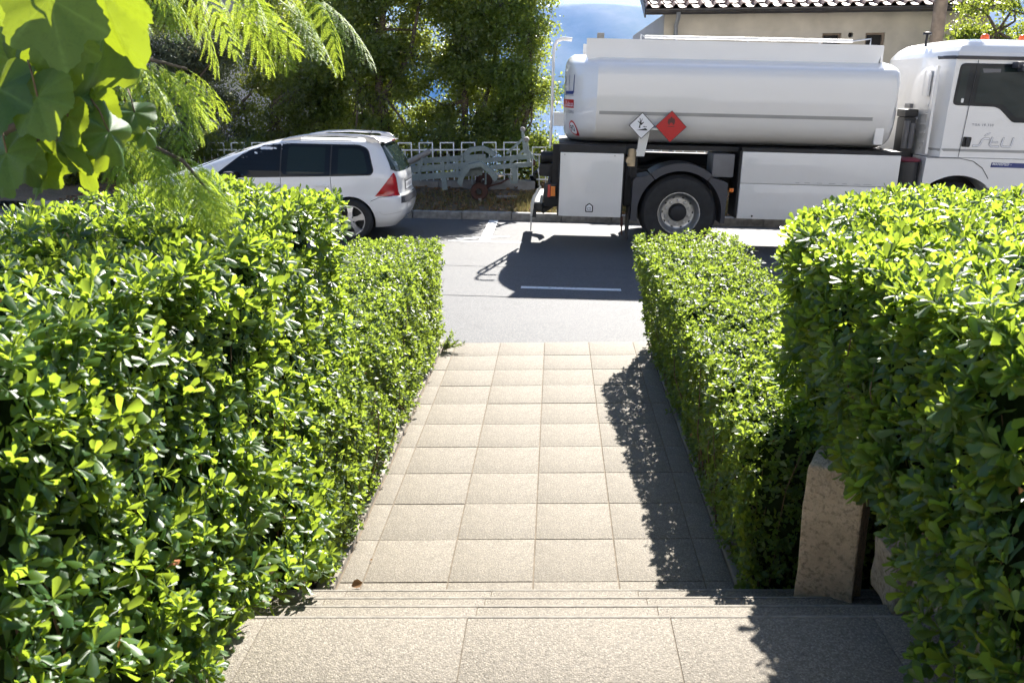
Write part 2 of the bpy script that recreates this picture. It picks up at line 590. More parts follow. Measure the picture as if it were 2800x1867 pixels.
M['gutter'] = plain('gutter_metal', (.055, .05, .05), .45, metal=.2, var=.2)
M['pipe'] = plain('downpipe_metal', (.22, .23, .25), .45, metal=.3)
M['dark'] = plain('dark_opening', (.015, .013, .012), .8)
M['wood'] = plain('pole_wood', (.20, .155, .115), .88, var=.35, vscale=7, bump=.6, bscale=25)
M['fencewhite'] = plain('fence_paint', (.72, .74, .75), .55, var=.12, vscale=9)
def weathered(name, c, rust):
    t = NT(name)
    a = t.noise(8, 6, .7); b = t.noise(28, 4, .7)
    x = t.mix(t.ramp(a, [(.45, 0.0), (.75, .55)]), c, tuple(q * .6 for q in c))
    x = t.mix(t.ramp(b, [(.60, 0.0), (.68, .8)]), x, rust)
    t.color(x); t.set(Roughness=.75); t.bump(b, .4, .004)
    return t.m
M['trailer'] = weathered('flaking_trailer_paint', (.24, .29, .285), (.13, .10, .075))
M['rust'] = weathered('rust', (.075, .030, .020), (.07, .03, .02))
M['oldpipe'] = weathered('old_grey_roller', (.26, .25, .24), (.16, .12, .10))
M['concrete'] = plain('old_concrete', (.27, .26, .245), .92, var=.3, vscale=4, bump=.6)
def hills():
    t = NT('mountain_slope')
    a = t.noise(.0016, 8, .62); b = t.noise(.006, 6, .6)
    c = t.ramp(a, [(.35, (.11, .13, .06)), (.5, (.22, .21, .15)), (.65, (.34, .32, .27))])
    t.color(t.mix(t.ramp(b, [(.5, 0.0), (.7, .5)]), c, (.10, .12, .055)))
    t.set(Roughness=.95)
    return t.m
M['hills'] = hills()
def sea():
    t = NT('sea_water')
    t.color((.012, .05, .10)); t.set(Roughness=.18, Specular_IOR_Level=.5)
    t.bump(t.noise(.25, 6, .65), .5, .4)
    return t.m
M['sea'] = sea()

# ================================================================ the setting
def grid_sheet(name, xs, ys, zfn, mat, smooth=True):
    xs = np.asarray(xs, float); ys = np.asarray(ys, float)
    V = np.array([(x, y, zfn(x, y)) for y in ys for x in xs])
    nx = len(xs)
    F = np.array([(j * nx + i, j * nx + i + 1, (j + 1) * nx + i + 1, (j + 1) * nx + i) for j in range(len(ys) - 1) for i in range(nx - 1)])
    me = np_mesh(name, V, F)
    return tag(link(name, me, mat), kind='structure')

def terrain_z(x, y):
    z = -0.16 - 0.025 * max(-60, min(60, x)) * min(1, max(0, (y - 7) / 2))
    if y > 18.2: z -= (y - 18.2) * .36
    if y < 7: z = -0.16
    if y < -14: z += min(90.0, (-14 - y) * .60)      # unseen pale hillside added behind the viewer for bounce light
    return z
xs = sorted(set([-3000, -1200, -500, -250] + list(range(-120, 121, 8)) + [250, 500, 1200, 3000]))
ys = [-400, -228, -120, -60, -30, -14, -5, 0, 4, 7, 8, 10, 12, 15, 17, 18.2, 19, 21, 24, 28, 34, 42, 55, 70, 90, 110, 140, 180]
grid_sheet('ground', xs, ys, terrain_z, M['terrain'])
grid_sheet('sea', [-16000, -4000, -1000, 0, 1000, 4000, 16000], [60, 200, 800, 2500, 5500, 9500], lambda x, y: -42.0, M['sea'])
# far mountains across the water
def mnt(x, y):
    t = max(0.0, min(1.0, (y - 5000) / 1000.0))
    r = 478 + 40 * math.sin(x * .00052 + .6) + 24 * math.sin(x * .0023 + 2) + 12 * math.sin(x * .0061)
    gul = 60 * math.sin(x * .0042 + 1.3 * math.sin(y * .002)) + 34 * math.sin(x * .0105 + y * .003)
    z = -45 + (r + 45) * (t ** .8) + gul * t * (1 - t) * 2.2
    if y > 6000: z += (y - 6000) * .02 - 10 * math.sin(x * .003)
    return z
grid_sheet('mountains', np.linspace(-9000, 9000, 181), list(np.linspace(5000, 6000, 24)) + [6300, 6700, 7200, 8000], mnt, M['hills'])

# road
rx = list(range(-72, 73, 2))
ry = [7.585 + .0, 8.0, 8.5, 9.0, 9.5, 10.5, 12, 13.5, 15.12]
grid_sheet('road', rx, ry, lambda x, y: road_z(x, y) - .012 + .0468 * 0, M['asphalt'])
road = bpy.data.objects['road']
def road_strip(name, x0, x1, y0, y1, mat, lift=.004, n=12):
    return grid_mesh_child(name, np.linspace(x0, x1, n), [y0, y1], lambda x, y: road_z(x, y) - .012 + lift, mat, road)
def grid_mesh_child(name, xs, ys, zfn, mat, parent):
    V = np.array([(x, y, zfn(x, y)) for y in ys for x in xs]); nx = len(xs)
    F = np.array([(j * nx + i, j * nx + i + 1, (j + 1) * nx + i + 1, (j + 1) * nx + i) for j in range(len(ys) - 1) for i in range(nx - 1)])
    return link(name, np_mesh(name, V, F), mat, parent)
# centre dashes
for k in range(-8, 9):
    x0 = -.40 + k * 2.32
    road_strip('centre_dash', x0, x0 + 1.16, 9.80, 9.91, M['line'])
# parking bays: line along the lane with T marks
road_strip('parking_line', -1.62, -.50, 12.86, 12.94, M['line'])
road_strip('parking_line', -1.16, -1.00, 12.945, 15.10, M['line'], .005)
road_strip('parking_line', 3.45, 4.75, 12.86, 12.94, M['line'])
road_strip('parking_line', 4.05, 4.17, 12.945, 15.10, M['line'], .005)
def faint(x0, y0, x1, y1, w, name='worn_mark'):
    a = Vector((x0, y0)); b = Vector((x1, y1)); n = (b - a).normalized(); s = Vector((-n.y, n.x)) * w / 2
    P = [a - s, b - s * .4, b + s * .4, a + s]
    me = bpy.data.meshes.new(name); me.from_pydata([(p.x, p.y, road_z(p.x, p.y) - .005) for p in P], [], [(0, 1, 2, 3)])
    link(name, me, M['line'], road)
faint(-1.50, 13.05, -.72, 13.42, .16)
# tar seams
for (y, w) in ((11.06, .014), (9.36, .018)):
    xs_ = np.linspace(-14, 14, 120)
    off = np.cumsum(rng.normal(0, .006, 120)); off -= np.linspace(0, off[-1], 120)
    ww = w * (.5 + rng.random(120))
    V = np.array([(x, y + o - q / 2, road_z(x, y) - .0085) for x, o, q in zip(xs_, off, ww)] + [(x, y + o + q / 2, road_z(x, y) - .0085) for x, o, q in zip(xs_, off, ww)])
    F = np.array([(i, i + 1, 121 + i, 120 + i) for i in range(119)])
    link('tar_seam', np_mesh('tar_seam', V, F), M['tar'], road)

# kerb of single stones
kerb = MB().box(-72, 72, 15.125, 15.26, -.02, .0).mesh('kerb')
for q in kerb.vertices: q.co.z += road_z(q.co.x) - .03
kerb = tag(link('kerb', kerb, M['mortar']), kind='structure')
stone_me = MB().box(0, .86, 0, .15, -.06, .135, bev=.022).mesh('kerb_stone')
for k in range(-11, 15):
    x = k * .87 + .1
    s = link('kerb_stone', stone_me, M['kerb'] if k == -11 else None, kerb)
    s.location = (x, 15.12 + random.uniform(-.008, .008), road_z(x + .43) + random.uniform(-.006, .008))
    s.rotation_euler = (random.uniform(-.02, .02), .025, random.uniform(-.008, .008))
# verge
def verge_z(x, y):
    t = y - 15.25
    return -.025 * x + .10 + .115 * t + .018 * math.sin(x * 3.1 + y * 2) + .014 * math.sin(x * 7.3 - y * 5)
grid_sheet('verge', np.linspace(-40, 40, 320), np.linspace(15.25, 18.25, 24), verge_z, M['verge'])

# ---------------------------------------------------------------- path of slabs
XA, Y0, SH = -.0947, 7.5855, .0468
def sheared(poly_x, poly_y, z0, z1, bev, name, shear=SH):
    bm = bmesh.new(); bmesh.ops.create_cube(bm, size=1.0)
    x0, x1 = poly_x; y0, y1 = poly_y
    for q in bm.verts:
        x = x0 + (q.co.x + .5) * (x1 - x0); y = y0 + (q.co.y + .5) * (y1 - y0)
        q.co = (x, y + shear * x, z0 + (q.co.z + .5) * (z1 - z0))
    top = [e for e in bm.edges if all(abs(q.co.z - z1) < 1e-6 for q in e.verts)]
    bmesh.ops.bevel(bm, geom=top, offset=bev, segments=2, profile=.6, affect='EDGES')
    me = bpy.data.meshes.new(name); bm.to_mesh(me); bm.free()
    me.shade_smooth(); me.set_sharp_from_angle(angle=math.radians(50))
    return me
pb = MB().box(-1.09, .93, 3.1, 7.62, -.10, -.005)
pbm = pb.mesh('path')
for q in pbm.vertices:
    if q.co.y > 5: q.co.y = Y0 + SH * (q.co.x - XA) - .005
path = tag(link('path', pbm, M['mortar']), kind='structure')
g = .0028
cols = [(-.8 - .11, -.8, 'l')] + [(-.8 + .4 * i, -.4 + .4 * i, 'f') for i in range(4)] + [(.8, .93, 'r')]
tile_me = {}
for j in range(11):
    for (a, b, key) in cols:
        ylo = -.4 if j < 10 else -.33
        k = (key, j == 10)
        if k not in tile_me:
            tile_me[k] = sheared((g, b - a - g), (ylo + g, -g), -.05, 0, .004, 'slab')
        o = link('slab', tile_me[k], M['slab'] if len(tile_me[k].materials) == 0 else None, path)
        o.location = (XA + a, Y0 - .4 * j + SH * a, random.uniform(-.0015, .0015))
        o.rotation_euler = (random.uniform(-.002, .002), random.uniform(-.002, .002), random.uniform(-.002, .002))
for x0, x1 in ((-1.095, -1.012), (.842, .93)):
    for k in range(5):
        y0 = 3.29 + k * .86
        e = MB().box(x0, x1, y0, y0 + .85, -.08, .022, bev=.012).build('edging_stone', M['edging'], path, 40)

# ---------------------------------------------------------------- steps up to the landing
steps = MB()
NOSE = [(3.259, .165), (2.945, .33), (2.636, .495), (2.326, .66)]
for (y, z) in NOSE:
    steps.box(-1.38, 1.38, -1.5, y - .006, z - .17, z - .004)
steps.v = [(x, y + (.04 * x if y > 0 else 0), z) for x, y, z in steps.v]
steps = tag(steps.build('steps', M['mortar']), kind='structure')
smesh = {}
def step_slab(x0, x1, y0, y1, z, edge=.006):
    k = (round(x1 - x0, 3), round(y1 - y0, 3))
    if k not in smesh:
        smesh[k] = sheared((.0008, x1 - x0 - .0008), (.0008, y1 - y0 - .0008), -.035, 0, .004, 'slab', .04)
    o = link('tread_slab', smesh[k], M['slab_step'] if len(smesh[k].materials) == 0 else None, steps)
    o.location = (x0, y0 + .04 * x0, z + random.uniform(-.001, .001))
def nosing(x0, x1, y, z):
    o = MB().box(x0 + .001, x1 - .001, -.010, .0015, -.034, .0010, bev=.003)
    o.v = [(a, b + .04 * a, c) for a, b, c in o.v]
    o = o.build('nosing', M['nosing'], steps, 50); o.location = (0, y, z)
XJ = [-1.38, -.881, -.263, .358, .978, 1.38]
for i, (y, z) in enumerate(NOSE):
    yb = NOSE[i + 1][0] if i < 3 else 2.012
    for a, b in zip(XJ, XJ[1:]):
        step_slab(a, b, yb - (.02 if i < 3 else 0), y - .0095, z)
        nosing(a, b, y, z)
for k in range(6):
    y1 = 2.012 - k * .60
    for a, b in zip(XJ, XJ[1:]):
        step_slab(a, b, y1 - .60, y1, .66)
# planting soil either side (upper terrace by the steps, lower bed along the path)
for sx, nm in ((-1, 'left'), (1, 'right')):
    mb = MB()
    def bx(xa, xb, y0, y1, z0, z1):
        mb.box(min(sx * xa, sx * xb), max(sx * xa, sx * xb), y0, y1, z0, z1)
    bx(1.385, 7.0, -1.5, 3.2, -.15, .62)
    bx(1.1 if sx < 0 else .935, 7.0, 3.2, 7.45, -.15, -.005)
    tag(mb.build('planting_bed_' + nm, M['soil']), kind='structure')

# ================================================================ behind the road: wall, fence, houses, pole
lw = MB()
for k in range(8):
    x0 = -8.0 + k * .95
    lw.box(x0, x0 + .945, 17.05, 17.33, -.3, .50 + random.uniform(-.02, .02), bev=.03)
lw.prism([(-.40, -.3), (-.40, .58), (-.52, .6), (-.2, -.3)], 17.06, 17.32)
tag(lw.build('fence_wall', M['concrete'], None, 40), 'low old concrete wall under the white fence behind the boat trailer', 'wall')

def fence(x0, n, ztop, slope, label):
    root = empty('battlement_fence', (x0, 17.2, 0), label, 'fence', 'white fence panels along the verge')
    t = .022
    def zz(x): return -slope * x
    pitch, sq = .4145, .28
    L = n * pitch - (pitch - sq)
    for i in range(n):
        xa = i * pitch; xb = xa + sq
        m1 = MB()
        m1.box(xa, xa + t, -t / 2, t / 2, -.75 + zz(xa), zz(xa)); m1.box(xb - t, xb, -t / 2, t / 2, -.75 + zz(xa), zz(xa))
        m1.box(xa + t, xb - t, -t / 2, t / 2, zz(xa) - t, zz(xa))
        o = m1.build('fence_frame', M['fencewhite'], root); o.location.z = ztop
        m2 = MB().box(xa + sq / 2 - t / 2, xa + sq / 2 + t / 2, -t / 2, t / 2, -.75 + zz(xa), zz(xa) - .165)
        o = m2.build('picket', M['fencewhite'], root); o.location.z = ztop
    for dz in (-.145, -.62):
        m3 = MB().beam((-.04, -.0225, dz), (L + .04, -.0225, dz - slope * L), .02, .028)
        o = m3.build('rail', M['fencewhite'], root); o.location.z = ztop
    return root
fence(-7.245, 10, 1.25, 0, 'white battlement fence panel behind the white estate car')
fence(-3.098, 6, 1.232, 0, 'white battlement fence panel behind the old boat trailer')
fence(-.472, 10, 1.136, .015, 'white battlement fence panel hidden mostly behind the tanker truck')

# ---- house on the right
hs = empty('stucco_house', (0, 20, 0), 'beige stucco house with a tiled roof rising behind the tanker truck', 'house')
hx0, hx1, gz = 2.31, 9.13, 3.80
wall = MB().box(hx0, hx1, 0, 8, -9, 3.74).mesh('wall')
cut = MB()
WINS = [(5.69, 6.09), (6.60, 7.01)]
for a, b in WINS: cut.box(a, b, -.3, .35, 2.75, 3.31)
cut.lathe([(.055, -.3), (.055, .2)], (6.285, 0, 3.27), 'y', 20)
cm = cut.mesh('c')
bm = bmesh.new(); bm.from_mesh(cm); bmesh.ops.holes_fill(bm, edges=bm.edges[:]); bm.to_mesh(cm); bm.free()
wall = bool_cut(wall, cm)
link('wall', wall, M['plaster'], hs)
for a, b in WINS:
    w = MB().box(a + .002, b - .002, .12, .16, 2.752, 3.308).build('window', M['dark'], hs)
    MB().box(a + .002, b - .002, .05, .12, 3.27, 3.308).box(a + .002, a + .04, .05, .12, 2.752, 3.27).box(b - .04, b - .002, .05, .12, 2.752, 3.27).build('window_frame', M['wood'], w)
MB().lathe([(.001, .1), (.0545, .1)], (6.285, 0, 3.27), 'y', 20).build('vent_hole', M['dark'], hs)
MB().box(hx0 - .012, hx0 - .002, .0, 8, -9, 3.72).build('side_wall', M['plastergrey'], hs)
# roof with pantiles: rises away from the street
ang = math.radians(21)
ca, sa = math.cos(ang), math.sin(ang)
roof = MB().add([(hx0 - .42, -.36, 3.80), (hx1 + .30, -.36, 3.80), (hx1 + .30, -.36 + 5 * ca, 3.80 + 5 * sa), (hx0 - .42, -.36 + 5 * ca, 3.80 + 5 * sa),
                 (hx0 - .42, -.30, 3.70), (hx1 + .30, -.30, 3.70), (hx1 + .30, -.30 + 5 * ca, 3.68 + 5 * sa), (hx0 - .42, -.30 + 5 * ca, 3.68 + 5 * sa)],
                [(0, 1, 2, 3), (7, 6, 5, 4), (0, 4, 5, 1), (1, 5, 6, 2), (2, 6, 7, 3), (3, 7, 4, 0)]).build('roof', M['gutter'], hs)
TP = .281
prof = []
for i in range(11):
    t = i / 10
    if t < .42: prof.append((t * TP, .075 * math.sin(math.pi * t / .42) ** .8))
    else: prof.append((t * TP, -.012 * math.sin(math.pi * (t - .42) / .58)))
tv = []; tf = []
for (yy, lift) in ((0, .030), (.36, .0)):
    for x, z in prof: tv.append((x * 1.02, yy, z + lift))
for (yy, lift) in ((0, .012), ):
    for x, z in prof: tv.append((x * 1.02, yy, z + lift))
nP = len(prof)
for i in range(nP - 1):
    tf.append((i, i + 1, nP + i + 1, nP + i)); tf.append((2 * nP + i, 2 * nP + i + 1, i + 1, i))
tile = MB().add(tv, tf).mesh('roof_tile'); tile.materials.append(M['tile']); tile.shade_smooth(); tile.set_sharp_from_angle(angle=math.radians(50))
nt = int((hx1 + .30 - hx0 + .42) / TP) + 1
for r in range(6):
    for c in range(nt):
        o = link('roof_tile', tile, None, hs)
        o.location = (hx0 - .44 + c * TP + random.uniform(-.006, .006), -.40 + r * .31 * ca, 3.815 + r * .31 * sa + random.uniform(-.004, .004))
        o.rotation_euler = (ang + random.uniform(-.015, .015), random.uniform(-.02, .02), 0)
# gutter and pipe
gp = [(math.cos(a) * .065, math.sin(a) * .065) for a in np.linspace(math.pi, 2 * math.pi, 9)]
gp2 = [(p[0] * .88, p[1] * .88) for p in gp[::-1]]
gut = MB().prism([(p[0] - .46, p[1] + 3.80) for p in gp + gp2], hx0 - .44, hx1 + .34, 'yz').build('gutter', M['gutter'], hs)
for k in range(12):
    x = hx0 + .2 + k * .6
    MB().beam((x, -.52, 3.735), (x, -.30, 3.80), .02, .012).build('gutter_bracket', M['gutter'], gut)
MB().tube([(hx0 + .24, -.46, 3.75), (hx0 + .24, -.40, 3.62), (hx0 + .24, -.10, 3.50), (hx0 + .24, -.075, 3.35), (hx0 + .24, -.075, 0)], .045, 10).build('downpipe', M['pipe'], hs, 60)
# barge board on the left gable
MB().beam((hx0 - .44, -.30, 3.74), (hx0 - .44, -.30 + 5 * ca, 3.74 + 5 * sa), .03, .20).build('barge_board', M['gutter'], hs)

# ---- pale building on the left behind the trees
pb_ = empty('pale_building', (-9.3, 26, -6), 'pale plastered building glimpsed through the trees on the left', 'building')
MB().box(-2.9, 2.85, 0, 8, -2, 10.35).build('wall', M['whitewall'], pb_)
MB().box(-3.2, 3.1, -.5, 8.3, 10.35, 10.62).box(-3.0, 2.9, -.3, 8.1, 10.62, 13.0).build('roof_parapet', M['plastergrey'], pb_)
# ---- utility pole
MB().tube([(0, 0, -.4), (.01, 0, 2.2), (0.06, 0, 7.5)], [.13, .118, .092], 14).build('pole_shaft', M['wood'], None, 60)
pole = bpy.data.objects['pole_shaft']; pole.name = 'utility_pole'
pole.location = (6.66, 16.5, .1)
tag(pole, 'weathered brown wooden utility pole behind the cab of the tanker truck', 'pole')

# ================================================================ tanker truck (local: x forward, y=0 near side, z up)
TR = empty('tanker_truck', (0, 12.4, .009), 'white fuel tanker truck with red and white hazard diamonds parked on the road', 'truck', rot=(0, .03, 0))
# cross-section as (half width, z), smoothed
sec = np.array([(.05, 1.468), (.45, 1.47), (.76, 1.490), (.97, 1.54), (1.11, 1.625), (1.195, 1.74), (1.245, 1.90), (1.262, 2.10), (1.260, 2.30), (1.248, 2.42), (1.225, 2.50), (1.165, 2.555), (1.02, 2.60), (.84, 2.64), (.45, 2.685), (.05, 2.70)])
sd = np.r_[0, np.cumsum(np.hypot(*np.diff(sec, axis=0).T))]
sq_ = np.linspace(0, sd[-1], 220)
sm = np.stack([np.interp(sq_, sd, sec[:, 0]), np.interp(sq_, sd, sec[:, 1])], 1)
kk = np.hanning(15); kk /= kk.sum()
smp = np.pad(sm, ((7, 7), (0, 0)), mode='edge')
sm = np.stack([np.convolve(smp[:, i], kk, 'valid') for i in (0, 1)], 1)
sm = sm[np.r_[True, np.diff(sm[:, 1]) > 1e-5]][::3]
tz, tw = sm[:, 1], sm[:, 0]
q_ = (tz - 2.08) / .62
tank = Shell(list(tz), list(.05 + .13 * np.abs(q_) ** 9), list(4.70 - .13 * np.abs(q_) ** 9), list(tw), yc=1.205, cap=.44, m=2.6, N=150, cap1=.20, m1=4.0)
tk = tank.mesh('tank', tz).build('tank', M['white'], TR, 36)
def t_side(x, z): return (x, tank.yc - tank.side(x, z) - .0035, z)
def t_rear(y, z): return (tank.end0(y, z) - .0035, y, z)
link('grey_stripe', patch([(.53, 1.880), (4.47, 1.880), (4.47, 1.926), (.53, 1.926)], t_side, .06), M['greytape'], tk)
# lettering on the rear head
YR = .405
link('logo_letter', patch([(YR + .42, 2.135), (YR + .03, 2.135), (YR + .004, 2.16), (YR, 2.40), (YR + .022, 2.40), (YR + .028, 2.18), (YR + .42, 2.175)], t_rear, .03), M['blue'], tk)
link('logo_letter', patch([(YR + .20, 2.18), (YR + .188, 2.18), (YR + .188, 2.40), (YR + .20, 2.40)], t_rear, .03), M['blue'], tk)
link('logo_letter', patch([(YR + .42, 2.18), (YR + .40, 2.18), (YR + .40, 2.40), (YR + .42, 2.40)], t_rear, .03), M['blue'], tk)
link('logo_underline', patch([(YR + .42, 2.118), (YR + .01, 2.118), (YR + .01, 2.124), (YR + .42, 2.124)], t_rear, .03), M['blue'], tk)
band = link('name_band', patch([(YR + .95, 1.945), (YR, 1.945), (YR, 2.06), (YR + .95, 2.06)], t_rear, .03), M['red'], tk)
def on_rear(y0, z0, d=.007):
    return lambda a, b: (tank.end0(y0 - a, z0 + b) - d, y0 - a, z0 + b)
link('lettering', text_mesh('D d.o.o.', .11, on_rear(YR + .36, 1.965), shear=.2, bold=.001), M['signwhite'], band)
link('lettering', text_mesh('solutions', .088, on_rear(YR + .375, 1.868), shear=.25, spacing=1.15), M['greyink'], tk)
def disc(c, r, n=28): return [(c[0] + r * math.cos(2 * math.pi * k / n), c[1] + r * math.sin(2 * math.pi * k / n)) for k in range(n)]
sg = link('speed_sign', patch(disc((YR + .075, 1.665), .107), t_rear, .03), M['red'], tk)
def t_rear2(y, z): return (tank.end0(y, z) - .006, y, z)
link('sign_field', patch(disc((YR + .075, 1.665), .082), t_rear2, .03), M['signwhite'], sg)
link('lettering', text_mesh('90', .125, on_rear(YR + .145, 1.622, .0085), bold=.001), M['ink'], sg)
# coaming round the catwalk
for nm, y0, y1 in (('coaming', .385, .41), ('coaming', 2.05, 2.075)):
    MB().prism([(.40, 2.56), (4.34, 2.56), (4.40, 2.875), (.33, 2.89), (.33, 2.66)], y0, y1).build(nm, M['white'], tk)
MB().box(.40, .425, .41, 2.05, 2.62, 2.86).build('coaming', M['white'], tk)
MB().box(4.385, 4.415, .41, 2.05, 2.6, 2.86).build('coaming', M['white'], tk)
MB().box(.45, 4.38, .42, 2.04, 2.69, 2.72).build('catwalk', M['galv'], tk)
MB().box(1.15, 4.05, .62, .67, 2.915, 2.955, bev=.012).build('hand_rail', M['galv'], tk)
MB().tube([(4.05, .65, 2.935), (4.30, .65, 2.97), (4.30, .65, 2.87)], .012, 6).tube([(1.15, .65, 2.94), (1.10, .65, 2.97), (1.10, .65, 2.85)], .012, 6).build('rail_bracket', M['galv'], tk)
for x in (1.6, 2.6, 3.6):
    MB().tube([(x, .65, 2.59), (x, .65, 2.95)], .015, 6).build('rail_post', M['galv'], tk)
    MB().lathe([(.001, 2.84), (.22, 2.82), (.25, 2.78), (.25, 2.70)], (x - .2, 1.2, 0), 'z', 24).build('manhole_lid', M['galv'], tk, 40)
MB().box(.50, .60, 1.0, 1.12, 2.6, 3.0, bev=.01).build('chimney_block', M['concrete'], tk)  # stand-in for a far chimney behind the truck, set on the tank
# ladder at the rear, far side
lad = MB()
for y in (1.30, 1.62):
    lad.tube([(-.13, y, 1.35), (-.13, y, 2.72), (-.12, y, 2.82), (-.08, y, 2.90), (0, y, 2.93), (.14, y, 2.92)], .021, 8)
for z in np.arange(1.45, 2.7, .26):
    lad.tube([(-.13, 1.30, z), (-.13, 1.62, z)], .014, 6)
lad.build('ladder', M['white'], TR, 60)
MB().box(-.10, .06, 1.24, 1.68, 1.66, 1.86, bev=.01).build('ladder_bracket', M['panel'], TR)

# placards
def diamond(c, r, y0, y1): return MB().prism([(c[0] - r, c[1]), (c[0], c[1] - r), (c[0] + r, c[1]), (c[0], c[1] + r)], y0, y1)
def flat(poly, y, name, mat, par):
    me = MB().prism(poly, y, y + .0015).mesh(name)
    bm = bmesh.new(); bm.from_mesh(me); bmesh.ops.triangulate(bm, faces=[f for f in bm.faces if len(f.verts) > 4]); bm.to_mesh(me); bm.free()
    return link(name, me, mat, par)
c1, r1 = (1.115, 1.745), .178
d1 = diamond(c1, r1, -.125, -.117).build('environment_placard', M['ink'], TR)
diamond(c1, r1 - .012, -.1275, -.1255).build('placard_field', M['signwhite'], d1)
X, Z = c1
tree_poly = [(-.035, -.03), (-.012, -.03), (-.012, .01), (.03, .05), (.036, .045), (-.004, .004), (-.003, .035), (.012, .09), (.004, .092), (-.008, .05), (-.02, .10), (-.028, .10), (-.02, .045), (-.05, .065), (-.053, .058), (-.022, .03), (-.028, -.005)]
flat([(X + a - .008, Z + b) for a, b in tree_poly], -.1295, 'tree_symbol', M['ink'], d1)
flat([(X + a, Z + b) for a, b in [(-.075, -.062), (-.02, -.05), (.02, -.042), (.05, -.03), (.075, -.048), (.08, -.062)]], -.1295, 'ground_symbol', M['ink'], d1)
fish = [(-.0, .0), (.03, .012), (.06, .002), (.075, .012), (.072, -.015), (.06, -.006), (.03, -.012)]
flat([(X + a * .75 + .012, Z + b * .75 - .012) for a, b in fish], -.1295, 'fish_symbol', M['greyink'], d1)
c2, r2 = (1.512, 1.742), .213
d2 = diamond(c2, r2, -.118, -.110).build('flammable_placard', M['ink'], TR)
diamond(c2, r2 - .009, -.1205, -.1185).build('placard_field', M['red'], d2)
X, Z = c2
flame = [(-.03, 0), (-.05, .03), (-.048, .065), (-.03, .095), (-.028, .075), (-.012, .10), (.0, .118), (.012, .10), (.02, .085), (.036, .095), (.05, .06), (.05, .028), (.03, 0), (.022, .0), (.022, .03), (.008, .018), (.0, .04), (-.012, .02), (-.02, .03), (-.02, .0)]
flat([(X + a, Z + b + .02) for a, b in flame], -.1225, 'flame_symbol', M['darkred'], d2)
flat([(X + a, Z + b) for a, b in [(-.045, -.004), (.045, -.004), (.045, .006), (-.045, .006)]], -.1225, 'flame_symbol', M['darkred'], d2)
MB().box(1.02, 1.62, -.107, .09, 1.69, 1.72).prism([(1.10, 1.69), (1.24, 1.69), (1.18, 1.33), (1.07, 1.33)], -.06, -.02).build('placard_bracket', M['panel'], TR)

# cabinets
rb = MB().box(.02, .905, 0, .62, .465, 1.355, bev=.012).build('rear_cabinet', M['panel'], TR, 40)
MB().box(.0, .93, .006, .66, 1.360, 1.46).build('cabinet_top_frame', M['chassis'], rb)
MB().box(.905, .925, .03, .60, .47, 1.36).box(.0, .018, .02, .60, .47, 1.36).build('cabinet_side', M['chassis'], rb)
lb = fillet([(.40, .53), (.51, .53), (.51, .62), (.455, .66), (.40, .62)], .012)
flat(lb, -.0035, 'label_plate', M['ink'], rb)
flat([(.415, .545), (.495, .545), (.495, .612), (.455, .643), (.415, .612)], -.0055, 'label_print', M['signwhite'], rb)
flat([(.43, .555), (.48, .555), (.48, .60), (.43, .60)], -.0075, 'label_print', M['greyink'], rb)
flat([(.437, .562), (.452, .562), (.452, .593), (.437, .593)], -.0095, 'label_print', M['signwhite'], rb)
flat([(.458, .562), (.473, .562), (.473, .593), (.458, .593)], -.0095, 'label_print', M['signwhite'], rb)
for x in (.08, .78): MB().lathe([(.001, -.008), (.012, -.006), (.012, 0)], (x, 0, 1.325), 'y', 10).build('rivet', M['steel'], rb)
MB().box(.40, .52, -.006, .0, .80, .90, bev=.004).build('cabinet_latch', M['panel'], rb)
sk = MB().box(2.545, 4.70, .0, .55, .995, 1.425, bev=.010).build('side_cabinet', M['panel'], TR, 40)
MB().box(2.545, 4.70, .003, .55, .50, .990, bev=.010).build('cabinet_door', M['panel'], sk, 40)
MB().box(2.53, 4.72, .008, .60, 1.428, 1.475).box(2.515, 2.543, .04, .55, .50, 1.43).build('cabinet_top_frame', M['chassis'], sk)
for x in (2.75, 4.5): MB().lathe([(.001, -.008), (.014, -.006), (.014, 0)], (x, .003, .54), 'y', 10).build('rivet', M['ink'], sk)
for k in range(7):
    x = 3.3 + k * .16 + random.uniform(-.03, .03)
    MB().box(x, x + random.uniform(.05, .12), -.0012, .001, 1.02, 1.024).build('scratch', M['grey'], sk)

# chassis and cradle
ch = MB()
ch.box(.05, 6.9, .80, .89, .80, 1.08).box(.05, 6.9, 1.61, 1.70, .80, 1.08)
for x in (.1, .95, 2.4, 3.6, 4.6): ch.box(x, x + .1, .89, 1.61, .85, 1.05)
ch.box(.0, 4.65, .25, 2.25, 1.405, 1.468)
for x in (1.0, 2.45, 2.95, 3.9): ch.box(x, x + .12, .55, 1.95, 1.08, 1.405)
ch.box(.2, 2.4, 1.9, 2.2, .75, 1.25)
ch.build('chassis', M['chassis'], TR)
MB().box(2.16, 2.46, .10, .6, 1.06, 1.38, bev=.02).build('battery_box', M['grey'], TR, 40)
MB().box(.95, 1.12, .22, .72, .60, 1.30, bev=.02).build('pump_housing', M['chassis'], TR)
MB().tube([(1.02, .12, 1.40), (1.02, .10, 1.36), (1.02, .10, 1.18)], .055, 12).lathe([(.001, -.02), (.045, -.02), (.05, 0), (.05, .16)], (.985, .05, 1.26), 'y', 16).build('outlet_valve', M['beige'], TR, 50)
MB().tube([(1.005, .08, 1.18), (1.0, .08, 1.08), (1.03, .12, 1.0)], .018, 8).build('hose', M['black'], TR, 60)
MB().tube([(.93, .10, .47), (.935, .10, .33)], .018, 8).tube([(.935, .10, .33), (.94, .10, .20)], .010, 8).build('drain_pipe', M['rust'], TR)
